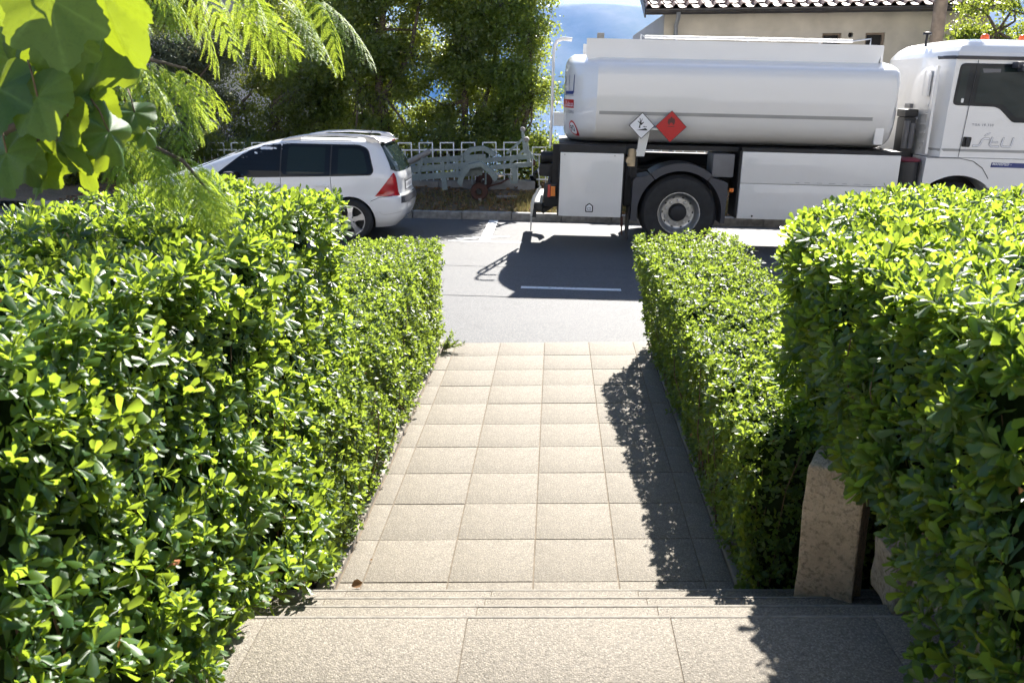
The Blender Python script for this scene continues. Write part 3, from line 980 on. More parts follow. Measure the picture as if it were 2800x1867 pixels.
# dirty marker lamps
ml = MB().box(2.415, 2.475, .055, .085, .86, .915, bev=.008).build('marker_lamp', M['amber'], TR)
MB().box(2.44, 2.45, .053, .056, .875, .90).build('lamp_emblem', M['red'], ml)
# rear end: bumper bar, lamps, coupling
rb_ = MB().box(-.34, -.22, .28, 2.2, .48, .60, bev=.015)
rb_.prism([(-.30, .50), (-.06, .72), (.04, .95), (.04, .70), (-.05, .52), (-.20, .42)], .50, .58).prism([(-.30, .50), (-.06, .72), (.04, .95), (.04, .70), (-.05, .52), (-.20, .42)], 1.85, 1.93)
rb_.build('underrun_bar', M['black'], TR)
MB().prism([(-.385, .42), (-.355, .42), (-.33, .66), (-.235, .84), (-.25, .87), (-.36, .70), (-.385, .6)], .22, .26).build('bar_end_plate', M['galv'], TR)
MB().box(-.375, -.30, .235, .275, .40, .52).build('bar_end_cap', M['black'], TR)
MB().prism([(-.382, .20), (-.366, .20), (-.355, .42), (-.382, .42)], .235, .25).build('mud_strip', M['galv'], TR)
lamp = MB().box(-.20, -.015, .14, .20, .70, .90, bev=.02).build('tail_lamp_cluster', M['black'], TR, 40)
MB().box(-.145, -.105, .128, .138, .71, .885, bev=.008).build('red_lens', M['redlamp'], lamp)
MB().box(-.100, -.035, .126, .138, .725, .865, bev=.010).build('amber_lens', M['amber'], lamp)
tow = MB()
tow.tube([(-.25, .45, 1.24), (.05, .45, 1.26)], .085, 14).tube([(-.26, .45, 1.24), (-.21, .45, 1.24)], .105, 14)
tow.box(-.28, .0, .35, .60, .98, 1.16, bev=.03).tube([(-.30, .5, 1.05), (-.36, .5, 1.0), (-.34, .5, .93)], .018, 8)
tow.tube([(-.10, .4, .98), (-.14, .38, .80), (-.12, .36, .62)], .035, 8).box(-.2, .02, .3, .5, .55, .75, bev=.04)
tow.box(-.09, .0, .22, .27, .6, 1.45)
tow.build('rear_fittings', M['chassis'], TR, 50)
MB().tube([(-.255, .42, 1.11), (-.30, .40, 1.07), (-.28, .39, 1.02)], .012, 6).build('hook', M['galv'], TR)

# wheels
def wheel_truck(x, y, side, deep=True, name='wheel'):
    w = empty(name, (x, y, .54)); w.parent = TR
    s = side
    R = .54
    tp = [(.295, .0), (.33, -.012), (.42, -.018), (.49, -.008), (.525, .03), (R, .07), (R, .22), (.525, .26), (.49, .285), (.30, .285)]
    tread = MB().lathe([(r, a * s) for r, a in tp], (0, 0, 0), 'y', 56).build('tyre', M['tyre'], w, 35)
    if deep:
        rp = [(.296, .0), (.300, -.012), (.288, -.012), (.272, .012), (.262, .03), (.255, .10), (.245, .125), (.215, .14), (.195, .138), (.13, .138)]
    else:
        rp = [(.296, .0), (.300, -.012), (.288, -.012), (.272, .012), (.255, .05), (.23, .06), (.20, .02), (.13, .0)]
    MB().lathe([(r, a * s) for r, a in rp], (0, 0, 0), 'y', 56).build('rim', M['steel'], w, 45)
    d0 = .138 if deep else 0.0
    MB().lathe([(.13, (d0) * s), (.125, (d0 - .05) * s), (.112, (d0 - .09) * s), (.10, (d0 - .10) * s), (.001, (d0 - .10) * s)], (0, 0, 0), 'y', 36).build('hub', M['chassis'], w, 40)
    for k in range(10):
        an = 2 * math.pi * (k + .5) / 10
        cx, cz = .168 * math.cos(an), .168 * math.sin(an)
        MB().lathe([(.001, (d0 - .035) * s), (.016, (d0 - .033) * s), (.019, (d0 - .02) * s), (.021, (d0) * s)], (cx, 0, cz), 'y', 8).build('wheel_nut', M['galv'], w, 50)
        an += math.pi / 10
        cx, cz = .224 * math.cos(an), .224 * math.sin(an)
        MB().lathe([(.001, (d0 - .004) * s), (.020, (d0 - .004) * s)], (cx, 0, cz), 'y', 12).build('hand_hole', M['ink'], w)
    return w
wheel_truck(1.73, .06, 1)
for yy in (.40, ):
    w2 = empty('wheel', (1.73, yy, .54)); w2.parent = TR
    MB().lathe([(.28, 0), (.49, -.01), (.53, .04), (.54, .07), (.54, .21), (.49, .27), (.28, .27)], (0, 0, 0), 'y', 40).build('tyre', M['tyre'], w2, 35)
wheel_truck(1.73, 2.44, -1)
wheel_truck(5.53, .10, 1, False)
wheel_truck(5.53, 2.40, -1, False)
MB().tube([(1.73, .3, .54), (1.73, 2.2, .54)], .09, 12).lathe([(.05, 1.0), (.22, 1.1), (.24, 1.25), (.22, 1.4), (.05, 1.5)], (1.73, 0, .54), 'y', 24).tube([(5.53, .3, .54), (5.53, 2.2, .54)], .06, 12).build('axle', M['chassis'], TR)

# rear mudguard in three sections
def arc(cx, cz, r, a0, a1, n): return [(cx + r * math.cos(math.radians(a)), cz + r * math.sin(math.radians(a))) for a in np.linspace(a0, a1, n)]
def guard(a0, a1, ro, y0, y1, outer=None):
    inner = arc(1.73, .54, .595, a0, a1, 14)
    out = outer or arc(1.73, .54, ro, a1, a0, 14)
    return MB().prism(inner + out, y0, y1)
fg = empty('mudguard', (0, 0, 0)); fg.parent = TR
def tri(o):
    me = o.data; bm = bmesh.new(); bm.from_mesh(me); bmesh.ops.triangulate(bm, faces=[f for f in bm.faces if len(f.verts) > 4]); bm.to_mesh(me); bm.free(); return o
tri(guard(52, 128, .70, .03, .62).build('guard_section', M['fender'], fg, 30))
tri(MB().prism(arc(1.73, .54, .597, 129, 192, 14) + [(1.05, .42), (1.055, .98), (1.08, 1.02), (1.30, 1.07)], .036, .61).build('guard_section', M['fender'], fg, 30))
tri(MB().prism(arc(1.73, .54, .597, 51, -12, 14) + [(2.38, .42), (2.385, .98), (2.35, 1.0), (2.14, 1.06)], .036, .61).build('guard_section', M['fender'], fg, 30))
tri(guard(20, 160, .66, 1.9, 2.47).build('guard_section', M['fender'], fg, 30))
MB().box(1.02, 1.035, .06, .56, .14, .62).build('mud_flap', M['tyre'], TR)

# ---------------------------------------------------------------- cab
cz_ = [1.42, 2.66, 2.74, 2.80, 2.88, 2.94, 2.985, 3.0]
cab = Shell(cz_, [5.075, 5.10, 5.105, 5.13, 5.19, 5.27, 5.45, 5.75], [7.35, 7.20, 7.16, 7.12, 7.0, 6.85, 6.6, 6.3],
            [1.20, 1.195, 1.185, 1.165, 1.10, 1.00, .80, .45], yc=1.25, cap=.16, m=5.0, N=140)
cz2 = list(np.linspace(1.42, 2.72, 14)) + list(np.linspace(2.735, 3.0, 22))
cb = cab.mesh('cab', cz2).build('cab', M['white'], TR, 32)
def c_side(x, z, d=.004): return (x, cab.yc - cab.side(x, z) - d, z)
link('roof_band', patch([(5.14, 2.705), (7.0, 2.705), (7.0, 2.75), (5.14, 2.75)], lambda x, z: c_side(x, z, .014), .05), M['gutter'], cb)
gl = fillet([(5.295, 2.11), (5.325, 2.655), (7.0, 2.655), (7.0, 1.90), (6.13, 1.90), (5.93, 2.075), (5.86, 2.10)], [.07, .07, .02, .02, .04, .04, .02])
gw = link('side_window', patch(gl, c_side, .06), M['glass'], cb)
link('window_pane', patch(fillet([(5.335, 2.15), (5.355, 2.62), (5.455, 2.62), (5.44, 2.15)], .03), lambda x, z: c_side(x, z, .0065), .06), M['glass2'], gw)
link('window_pane', patch(fillet([(5.585, 2.15), (5.60, 2.61), (6.98, 2.61), (6.98, 1.97), (6.16, 1.97), (5.97, 2.13)], .02), lambda x, z: c_side(x, z, .0065), .06), M['glass2'], gw)
link('sun_visor', patch([(5.64, 2.535), (5.62, 2.59), (5.86, 2.59), (5.86, 2.545)], lambda x, z: c_side(x, z, .0085), .06), M['grey'], gw)
link('sticker', patch(fillet([(5.40, 2.145), (5.40, 2.20), (5.435, 2.20), (5.435, 2.145)], .01), lambda x, z: c_side(x, z, .0085), .03), M['panel'], gw)
link('door_gap', patch([(5.478, 1.425), (5.486, 1.425), (5.552, 2.70), (5.544, 2.70)], lambda x, z: c_side(x, z, .0095), .06), M['seam'], cb)
link('grey_stripe', patch([(5.10, 1.50), (7.2, 1.50), (7.2, 1.535), (5.10, 1.535)], c_side, .06), M['greytape'], cb)
link('door_handle', patch(fillet([(5.50, 1.565), (5.51, 1.70), (5.625, 1.695), (5.615, 1.56)], .02), lambda x, z: c_side(x, z, .006), .04), M['ink'], cb)
MB().box(5.545, 5.565, .018, .04, 1.575, 1.69, bev=.006).build('handle_grip', M['black'], cb)
def on_cab(x0, z0, d=.006): return lambda a, b: c_side(x0 + a, z0 + b, d)
link('lettering', text_mesh('TGA 18.350', .045, on_cab(5.60, 1.845), spacing=1.3), M['greyink'], cb)
# outlined logo letters on the door
def stroke(pts, w, name, par, d0=.006):
    """ribbon outline: dark ribbon with a white ribbon inside"""
    for ww, mm, dd in ((w, M['greyink'], d0), (w * .62, M['signwhite'], d0 + .002)):
        P = [Vector(p) for p in pts]
        L = []; R = []
        for i, p in enumerate(P):
            a = P[max(0, i - 1)]; b = P[min(len(P) - 1, i + 1)]
            t = (b - a).normalized(); s = Vector((-t.y, t.x)) * ww / 2
            ext = t * (ww / 2) * (-1 if i == 0 else (1 if i == len(P) - 1 else 0))
            L.append(p + s + ext); R.append(p - s + ext)
        vs = [c_side(q.x, q.y, dd) for q in L + R]; n = len(P)
        fs = [(i, i + 1, n + i + 1, n + i) for i in range(n - 1)]
        me = bpy.data.meshes.new(name); me.from_pydata(vs, [], fs)
        link(name, me, mm, par)
stroke([(5.66, 1.580), (5.715, 1.580), (5.745, 1.60), (5.765, 1.655), (5.79, 1.68), (5.85, 1.68)], .026, 'logo_letter', cb)
stroke([(5.80, 1.72), (5.855, 1.755)], .018, 'logo_letter', cb)
stroke([(5.895, 1.69), (5.875, 1.60), (5.895, 1.58), (5.99, 1.58)], .024, 'logo_letter', cb, .010)
stroke([(5.885, 1.636), (5.97, 1.636)], .024, 'logo_letter', cb, .008)
stroke([(6.05, 1.69), (6.03, 1.60), (6.05, 1.58), (6.16, 1.58), (6.18, 1.69)], .024, 'logo_letter', cb)
pl = link('dealer_plate', patch([(5.925, 1.30), (6.50, 1.30), (6.51, 1.365), (5.935, 1.365)], lambda x, z: (x, .018, z), .1), M['blue'], cb)
link('lettering', text_mesh('MANSPED - ', .048, lambda a, b: (5.94 + a, .0155, 1.330 + b), shear=.3, bold=.001, spacing=1.1), M['signwhite'], pl)
# wheel arch panel and lower cab
for y0, y1, nm in ((.022, .50, 'arch_panel'), (2.0, 2.478, 'arch_panel')):
    ap = [(5.05, 1.415), (5.035, 1.0), (4.93, .93)] + [(4.95, .88)] + arc(5.53, .54, .64, 152, 8, 22) + [(6.25, .60), (6.25, .45), (7.3, .45), (7.35, 1.415)]
    o = tri(MB().prism(ap, y0, y1).build(nm, M['white'], cb, 30))
link('arch_gap', patch([(5.06, 1.405), (5.50, 1.405), (5.68, 1.37), (5.82, 1.28), (5.92, 1.14), (5.925, 1.15), (5.825, 1.29), (5.685, 1.38), (5.50, 1.413), (5.06, 1.413)], lambda x, z: (x, .0185, z), .05), M['seam'], cb)
MB().box(6.02, 6.6, .008, .03, .98, 1.01).box(6.02, 6.6, .010, .03, .80, .83).build('step_ridge', M['panel'], cb)
MB().box(4.95, 6.1, .52, 1.98, .95, 1.40).build('wheel_well', M['ink'], cb)
# cab back wall ribs
for k, z in enumerate((1.60, 1.72, 1.84, 1.98, 2.10)):
    MB().box(5.062, 5.082, .26, .50, z, z + .022).build('back_rib', M['white'], cb)
MB().box(5.05, 5.085, .10, .20, 1.45, 2.62, bev=.01).build('back_pillar', M['white'], cb)
MB().box(5.055, 5.085, .34, .52, 2.22, 2.56, bev=.012).build('back_panel', M['white'], cb, 40)
MB().box(5.045, 5.085, .85, 1.05, 2.05, 2.11).build('back_vent', M['grey'], cb)
MB().box(5.05, 5.085, .60, 2.2, 1.90, 1.93).build('back_rib', M['white'], cb)
# roof bits
MB().tube([(5.18, .95, 2.90), (5.18, .95, 3.06)], .018, 8).lathe([(.001, 3.06), (.06, 3.055), (.055, 3.09), (.001, 3.10)], (5.18, .95, 0), 'z', 14).build('roof_horn', M['chassis'], cb)
for x in (5.90, 6.42):
    MB().lathe([(.056, 2.95), (.058, 3.02), (.052, 3.055), (.03, 3.07), (.001, 3.075)], (x, .75, 0), 'z', 16).build('beacon', M['beacon'], cb, 50)
mr = MB().box(5.98, 6.14, -.14, .03, 2.60, 2.68, bev=.02).box(6.02, 6.22, -.2, -.05, 2.56, 2.64, bev=.02).build('mirror_arm', M['fender'], cb, 40)
# between tank and cab
MB().box(4.86, 5.03, .50, .78, 1.05, 1.93, bev=.03).box(4.85, 5.04, .48, .80, 1.93, 2.04, bev=.03).build('air_intake', M['black'], TR, 40)
MB().tube([(4.90, .49, 1.5), (4.90, .48, 1.88)], .04, 10).tube([(4.98, .49, 1.5), (4.98, .48, 1.85)], .04, 10).build('intake_hose', M['grey'], TR, 60)
MB().lathe([(.001, 1.40), (.10, 1.395), (.17, 1.375), (.185, 1.35), (.16, 1.34)], (4.86, .20, 0), 'z', 24).build('tank_cap', M['maroon'], TR, 50)
MB().lathe([(.17, .75), (.17, 1.34), (.001, 1.34)], (4.86, .22, 0), 'z', 24).build('air_tank', M['black'], TR, 50)
MB().box(4.30, 4.42, -.004, .05, 1.56, 1.80, bev=.02).build('tank_bracket', M['white'], TR, 40)

# ================================================================ white estate car (local: +x towards its rear, rear axle at x=0, near side y=-w)
CARW = .878
CA = empty('estate_car', (-3.02, 12.55 + CARW, road_z(-3.0) - .012), 'white estate car with roof rails parked behind the left hedge', 'car', rot=(0, .025, 0))
zs =  [.20, .28, .36, .46, .56, .62, .655, .68, .74, .84, .94, 1.00, 1.04, 1.12, 1.22, 1.32, 1.385, 1.425, 1.455, 1.475, 1.49, 1.50]
xr =  [.60, .685, .74, .775, .785, .78, .77, .735, .725, .722, .715, .70, .685, .645, .585, .52, .475, .44, .37, .22, -.08, -.45]
xf =  [-3.35, -3.45, -3.50, -3.53, -3.53, -3.51, -3.49, -3.46, -3.36, -3.02, -2.66, -2.48, -2.38, -2.16, -1.88, -1.58, -1.36, -1.20, -1.02, -.86, -.70, -.55]
ws =  [.74, .81, .845, .868, .878, .878, .877, .876, .873, .865, .850, .835, .822, .795, .755, .712, .678, .650, .60, .52, .38, .18]
body = Shell(zs, xf, xr, ws, yc=0.0, n=5.2, N=170)
zl = sorted(set(list(np.linspace(.20, 1.36, 56)) + list(np.linspace(1.365, 1.50, 20))))
bmx = body.mesh('car_body', zl).mesh('car_body')
bmx.materials.append(M['carwhite']); bmx.materials.append(M['ink'])
cutm = MB()
for x in (0, -2.71):
    cutm.lathe([(.001, -1.2), (.352, -1.2), (.352, -.60), (.001, -.60)], (x, 0, .315), 'y', 40)
    cutm.lathe([(.001, .60), (.352, .60), (.352, 1.2), (.001, 1.2)], (x, 0, .315), 'y', 40)
cmm = cutm.mesh('c'); cmm.materials.append(M['carwhite']); cmm.materials.append(M['ink'])
for p in cmm.polygons: p.material_index = 1
bm = bmesh.new(); bm.from_mesh(cmm); bmesh.ops.remove_doubles(bm, verts=bm.verts[:], dist=.0015); bmesh.ops.recalc_face_normals(bm, faces=bm.faces[:]); bm.to_mesh(cmm); bm.free()
bmx = bool_cut(bmx, cmm)
cbody = link('body', bmx, None, CA, 38)
def b_side(x, z, d=.003): return (x, -body.side(x, z) - d, z)
def b_rear(y, z, d=.003): return (body.end1(y, z) + d, y, z)
# glass
wind = [fillet([(-2.02, .905), (-1.55, 1.255), (-1.28, 1.355), (-1.02, 1.385), (-1.02, .925)], [.02, .05, .05, .02, .02]),
        fillet([(-1.00, .926), (-1.00, 1.386), (-.285, 1.388), (-.285, .950)], .012),
        fillet([(-.265, .951), (-.265, 1.388), (.14, 1.382), (.25, 1.33), (.335, 1.03), (.30, .985)], [.012, .012, .10, .10, .09, .05])]
trim = fillet([(-2.04, .890), (-1.56, 1.265), (-1.28, 1.368), (-1.02, 1.398), (.14, 1.396), (.262, 1.34), (.35, 1.03), (.31, .970)], [.02, .05, .05, .02, .10, .10, .09, .05])
link('window_trim', patch(trim, lambda x, z: b_side(x, z, .0022), .07), M['black'], cbody)
for w in wind:
    link('side_window', patch(w, lambda x, z: b_side(x, z, .0042), .07), M['glass'], cbody)
link('rear_side_pane', patch(fillet([(-.92, .97), (-.90, 1.35), (-.36, 1.352), (-.36, .985)], .03), lambda x, z: b_side(x, z, .0062), .07), M['glass2'], cbody)
link('rear_side_pane', patch(fillet([(-.17, .985), (-.17, 1.345), (.10, 1.34), (.19, 1.30), (.26, 1.03), (.23, 1.0)], .04), lambda x, z: b_side(x, z, .0062), .07), M['glass2'], cbody)
rg = [(-.655, 1.05), (-.60, 1.02), (0, 1.005), (.60, 1.02), (.655, 1.05), (.60, 1.22), (.535, 1.395), (.45, 1.425), (0, 1.435), (-.45, 1.425), (-.535, 1.395), (-.60, 1.22)]
gls = link('rear_window', patch(rg, lambda y, z: b_rear(y, z, .004), .06), M['glass2'], cbody)
fw = [(-.70, 1.02), (0, .99), (.70, 1.02), (.62, 1.3), (.52, 1.42), (0, 1.44), (-.52, 1.42), (-.62, 1.3)]
link('windscreen', patch(fw, lambda y, z: (body.end0(y, z) - .004, y, z), .08), M['glass2'], cbody)
# panel gaps
def seamline(pts, w, fn, name='panel_gap', mat=None):
    P = [Vector(p) for p in pts]; L = []; R = []
    D = []
    for a, b in zip(P, P[1:]):
        k = max(1, int((b - a).length / .05))
        D += [a.lerp(b, j / k) for j in range(k)]
    D.append(P[-1])
    for i, p in enumerate(D):
        t = (D[min(i + 1, len(D) - 1)] - D[max(i - 1, 0)]).normalized(); s = Vector((-t.y, t.x)) * w / 2
        L.append(p + s); R.append(p - s)
    n = len(D)
    me = bpy.data.meshes.new(name); me.from_pydata([fn(q.x, q.y) for q in L + R], [], [(i, i + 1, n + i + 1, n + i) for i in range(n - 1)])
    return link(name, me, mat or M['seam'], cbody)
seamline([(-1.01, .36), (-1.005, .92)], .007, lambda x, z: b_side(x, z, .0025))
seamline([(-.96, 1.40), (-.92, 1.445), (.0, 1.445), (.05, 1.40)], .006, lambda x, z: b_side(x, z, .0025))
seamline([(-.275, .94), (-.26, .75), (-.35, .55), (-.36, .36)], .007, lambda x, z: b_side(x, z, .0025))
seamline([(.30, .60), (.42, .655), (.60, .672), (.73, .675)], .007, lambda x, z: b_side(x, z, .0025))
seamline([(.42, .45), (.445, .41), (.50, .40), (.70, .43), (.78, .46)], .004, lambda x, z: b_side(x, z, .0025), 'bumper_crease', M['greytape'])
seamline([(-2.3, .56), (-.36, .50)], .05, lambda x, z: b_side(x, z, .006), 'side_strip', M['carwhite'])
# tail lamps wrap the corner: side piece and rear piece
for s in (1, -1):
    lp = MB()
    N = 12; vs = []; fs = []
    for j, z in enumerate(np.linspace(.672, 1.0, 15)):
        t = (z - .672) / .328
        x_in = .355 + .25 * t ** .9          # front edge of the lamp on the flank
        y_in = .585 + .05 * t                # inner edge on the hatch
        w = body.W(z)
        # corner curve from flank to hatch
        ys_ = np.linspace(body.side(x_in, z), y_in, N)
        for yy in ys_:
            xx = body.end1(yy, z)
            if yy == ys_[0]: xx = x_in
            nx, ny = .5, .8
            vs.append((xx + .007 * nx, s * -(yy + .007 * ny), z))
    for j in range(14):
        for i in range(N - 1):
            fs.append((j * N + i, j * N + i + 1, (j + 1) * N + i + 1, (j + 1) * N + i))
    lp.add(vs, fs).build('tail_lamp', M['redlamp'], cbody, 60)
# hatch edge, plate, handle strip, emblem, bumper insert
for s in (1, -1):
    seamline([(s * .59, .67), (s * .63, .97), (s * .665, 1.05)], .007, lambda y, z: b_rear(y, z, .003))
seamline([(-.56, .668), (.56, .668)], .008, lambda y, z: b_rear(y, z, .003))
lpz = link('plate_recess', patch(fillet([(-.30, .72), (.30, .72), (.31, .90), (-.31, .90)], .02), lambda y, z: b_rear(y, z, .003), .06), M['grey'], cbody)
pt = link('number_plate', patch([(-.26, .735), (.26, .735), (.26, .845), (-.26, .845)], lambda y, z: b_rear(y, z, .008), .06), M['signwhite'], cbody)
for a in (-.2, -.15, -.07, -.03, .01, .05, .13, .18):
    link('plate_character', patch([(a, .765), (a + .022, .765), (a + .022, .82), (a, .82)], lambda y, z: b_rear(y, z, .0095), .03), M['greyink'], pt)
link('hatch_handle', patch([(-.31, .865), (.31, .865), (.30, .905), (-.30, .905)], lambda y, z: b_rear(y, z, .010), .06), M['galv'], cbody)
link('emblem', patch(fillet([(-.02, .93), (.02, .93), (.025, .985), (-.025, .985)], .01), lambda y, z: b_rear(y, z, .005), .03), M['galv'], cbody)
link('badge', patch([(-.50, .895), (-.36, .895), (-.36, .912), (-.50, .912)], lambda y, z: b_rear(y, z, .005), .03), M['galv'], cbody)
ins = [(-.62, .56), (.62, .56), (.60, .655), (-.60, .655)]
link('bumper_insert', patch(ins, lambda y, z: b_rear(y, z, .006), .06), M['fender'], cbody)
link('bumper_insert', patch([(-.60, .656), (.60, .656), (.58, .672), (-.58, .672)], lambda y, z: (body.end1(y, .655) + .004 - (z - .656) * 2.2, y, .662), .06), M['fender'], cbody)
# roof rails, spoiler lip, third brake lamp, aerial, sunroof
for s in (-1, 1):
    y = s * .60
    pts = [(.42, y, 1.438), (.33, y, 1.490), (.15, y, 1.515), (-.3, y, 1.528), (-.65, y, 1.510), (-.92, y, 1.462), (-1.04, y, 1.425)]
    MB().tube(pts, [.010, .022, .019, .018, .018, .020, .008], 8).build('roof_rail', M['alloy'], cbody, 60)
    MB().prism([(.42, 1.42), (.33, 1.485), (.18, 1.515), (.22, 1.44)], y - .016, y + .016).prism([(-1.05, 1.41), (-.92, 1.458), (-.72, 1.502), (-.76, 1.43)], y - .016, y + .016).build('rail_foot', M['alloy'], cbody)
sp = [(y, 0) for y in np.linspace(-.56, .56, 15)]
vs = []; fs = []
for y in np.linspace(-.56, .56, 15):
    k = 1 - (y / .6) ** 2
    vs += [(.20, y, 1.452 + .022 * k), (.47 + .03 * k, y, 1.430 + .020 * k), (.48 + .03 * k, y, 1.412 + .020 * k), (.38, y, 1.405)]
for i in range(14):
    for k in range(3): fs.append((i * 4 + k, i * 4 + k + 1, i * 4 + 5 + k, i * 4 + 4 + k))
MB().add(vs, fs).build('roof_spoiler', M['carwhite'], cbody, 50)
MB().box(.498, .512, -.12, .12, 1.428, 1.446).build('high_brake_lamp', M['redlamp'], cbody)
MB().tube([(.13, 0.0, 1.485), (.20, 0, 1.60)], [.006, .004], 6).box(.06, .17, -.02, .02, 1.475, 1.505, bev=.012).build('aerial', M['ink'], cbody)
vs = []; fs = []
xs_ = np.linspace(-.78, .05, 16); ys_ = np.linspace(-.46, .46, 13)
def roofz(x, y):
    lo, hi = 1.30, 1.50
    for _ in range(30):
        mid = (lo + hi) / 2
        if body.X0(mid) <= x <= body.X1(mid) and abs(y) <= body.side(x, mid): lo = mid
        else: hi = mid
    return lo
for x in xs_:
    for y in ys_: vs.append((x, y, roofz(x, y) + .004))
for i in range(15):
    for j in range(12): fs.append((i * 13 + j, i * 13 + j + 1, (i + 1) * 13 + j + 1, (i + 1) * 13 + j))
MB().add(vs, fs).build('glass_roof', M['glass'], cbody, 60)
# mirror, door handles
MB().box(-1.80, -1.63, -1.02, -.82, .86, 1.00, bev=.05).build('door_mirror', M['black'], cbody, 50)
for x in (-1.22, -.50):
    MB().box(x, x + .20, -body.side(x, .80) - .028, -body.side(x, .80) + .01, .80, .835, bev=.012).build('door_handle', M['carwhite'], cbody, 50)
# interior hints behind the glass are dark; the wheels
def car_wheel(x, y, s):
    w = empty('wheel', (x, y, .318)); w.parent = CA
    MB().lathe([(r, a * s) for r, a in [(.218, .0), (.235, -.010), (.285, -.012), (.308, .012), (.318, .04), (.318, .17), (.30, .20), (.21, .20)]], (0, 0, 0), 'y', 48).build('tyre', M['tyre'], w, 35)
    MB().lathe([(r, a * s) for r, a in [(.220, .0), (.222, -.008), (.212, -.008), (.203, .012), (.198, .05), (.19, .13), (.02, .13)]], (0, 0, 0), 'y', 48).build('rim', M['alloy'], w, 40)
    MB().lathe([(.186, .118 * s), (.001, .118 * s)], (0, 0, 0), 'y', 32).build('brake_disc', M['ink'], w)
    for k in range(5):
        an = 2 * math.pi * k / 5 + math.pi / 2
        sp = MB(); c, sn = math.cos(an), math.sin(an)
        def pp(r, t, d): return (r * c - t * sn, d * s, r * sn + t * c)
        vs = [pp(.03, -.040, .0), pp(.03, .040, .0), pp(.205, .052, .010), pp(.205, -.052, .010), pp(.12, -.030, .002), pp(.12, .030, .002),
              pp(.03, -.040, .04), pp(.03, .040, .04), pp(.205, .052, .05), pp(.205, -.052, .05), pp(.12, -.030, .045), pp(.12, .030, .045)]
        fs = [(0, 1, 5, 4), (4, 5, 2, 3), (0, 4, 10, 6), (4, 3, 9, 10), (1, 7, 11, 5), (5, 11, 8, 2)]
        sp.add(vs, fs).build('spoke', M['alloy'], w)
        a2 = an + math.pi / 5
        MB().lathe([(.001, -.006 * s), (.011, -.006 * s), (.013, .004 * s)], (.056 * math.cos(a2), 0, .056 * math.sin(a2)), 'y', 8).build('wheel_bolt', M['ink'], w)
    MB().lathe([(.075, .008 * s), (.070, -.004 * s), (.034, -.006 * s), (.030, -.010 * s), (.001, -.011 * s)], (0, 0, 0), 'y', 24).build('hub_cap', M['alloy'], w, 40)
for x in (0, -2.71):
    car_wheel(x, -CARW + .012, 1)
    car_wheel(x, CARW - .012, -1)

# ================================================================ old boat trailer on the verge
BT = empty('boat_trailer', (-1.4, 16.0, .25), 'old flaking grey-green boat trailer standing on the verge between car and truck', 'trailer')
ox, oy, oz = -1.4, 16.0, .25
def L(p): return (p[0] - ox, p[1] - oy, p[2] - oz)
def tb(name, a, b, w, h, mat='trailer', par=None, up=(0, 0, 1)):
    return MB().beam(L(a), L(b), w, h, up).build(name, M[mat], par or BT)
# near and far side boards (rise to the right), made of two planks each
for nm, y, dz in (('n', 16.0, 0.0), ('f', 17.0 - .15, .075)):
    pl = [((-2.95, y, .805 + dz), (-1.35, y, .905 + dz)), ((-2.95, y - .022, .645 + dz), (-1.35, y - .022, .765 + dz))]
    for a, b in pl: tb('side_plank', a, b, .035, .105)
    tb('frame_rail', (-1.75, y + .01, .80 + dz), (-.43, y + .01, .905 + dz), .06, .085)
    for x in (-2.5, -2.06, -1.8):
        tb('plank_strap', (x, y - .045, .60 + dz + (x + 2.95) * .06), (x, y - .045, .91 + dz + (x + 2.95) * .06), .05, .018, up=(0, 1, 0))
tb('frame_rail', (-.95, 16.25, .985), (-.43, 16.2, 1.03), .05, .09)
tb('cross_beam', (-2.75, 15.98, .72), (-2.75, 16.88, .80), .06, .09)
tb('cross_beam', (-.50, 15.95, .93), (-.50, 16.9, 1.03), .06, .06)
tb('cross_beam', (-1.45, 15.98, .72), (-1.45, 16.9, .78), .07, .07)
# bow posts with rollers
for (a, b) in (((-.575, 16.55, .98), (-.63, 16.6, 1.47)), ((-.495, 16.0, .90), (-.535, 16.0, 1.32))):
    p = tb('bow_post', a, b, .055, .055, up=(0, 1, 0))
    MB().lathe([(.001, -.05), (.040, -.045), (.052, 0), (.040, .045), (.001, .05)], L((b[0], b[1], b[2] + .02)), 'y', 14).build('roller', M['oldpipe'], p, 60)
tb('post_strut', (-.93, 16.55, 1.05), (-.60, 16.58, 1.34), .03, .045)
tb('post_strut', (-.84, 16.02, .92), (-.52, 16.0, 1.22), .03, .045)
tb('post_strut', (-.53, 16.0, 1.20), (-.40, 16.0, .98), .02, .03)
# mudguards: bent from flat strips
def mguard(pts, y, w, mat='trailer'):
    vs = []; fs = []
    P = [Vector((p[0], 0, p[1])) for p in pts]
    for i, p in enumerate(P):
        t = (P[min(i + 1, len(P) - 1)] - P[max(0, i - 1)]).normalized(); n = Vector((-t.z, 0, t.x))
        for q in (p, p + n * .02):
            for yy in (y - w / 2, y + w / 2): vs.append(L((q.x, yy, q.z)))
    for i in range(len(P) - 1):
        b = i * 4
        fs += [(b, b + 4, b + 5, b + 1), (b + 2, b + 3, b + 7, b + 6), (b, b + 2, b + 6, b + 4), (b + 1, b + 5, b + 7, b + 3)]
    fs += [(0, 1, 3, 2), (len(vs) - 4, len(vs) - 2, len(vs) - 1, len(vs) - 3)]
    g = MB().add(vs, fs)
    # side lip
    poly = [(p[0], p[1]) for p in pts] + [(p[0] + (pts[len(pts) // 2][0] - p[0]) * .16, p[1] - .065) for p in pts[::-1]]
    g.prism([(a - ox, b - oz) for a, b in poly], y - w / 2 - oy, y - w / 2 - oy + .006)
    o = g.build('mudguard', M[mat], BT)
    return tri(o)
mguard([(-1.78, .585), (-1.72, .74), (-1.575, .905), (-1.36, .945), (-1.20, .84), (-1.06, .67)], 15.88, .20)
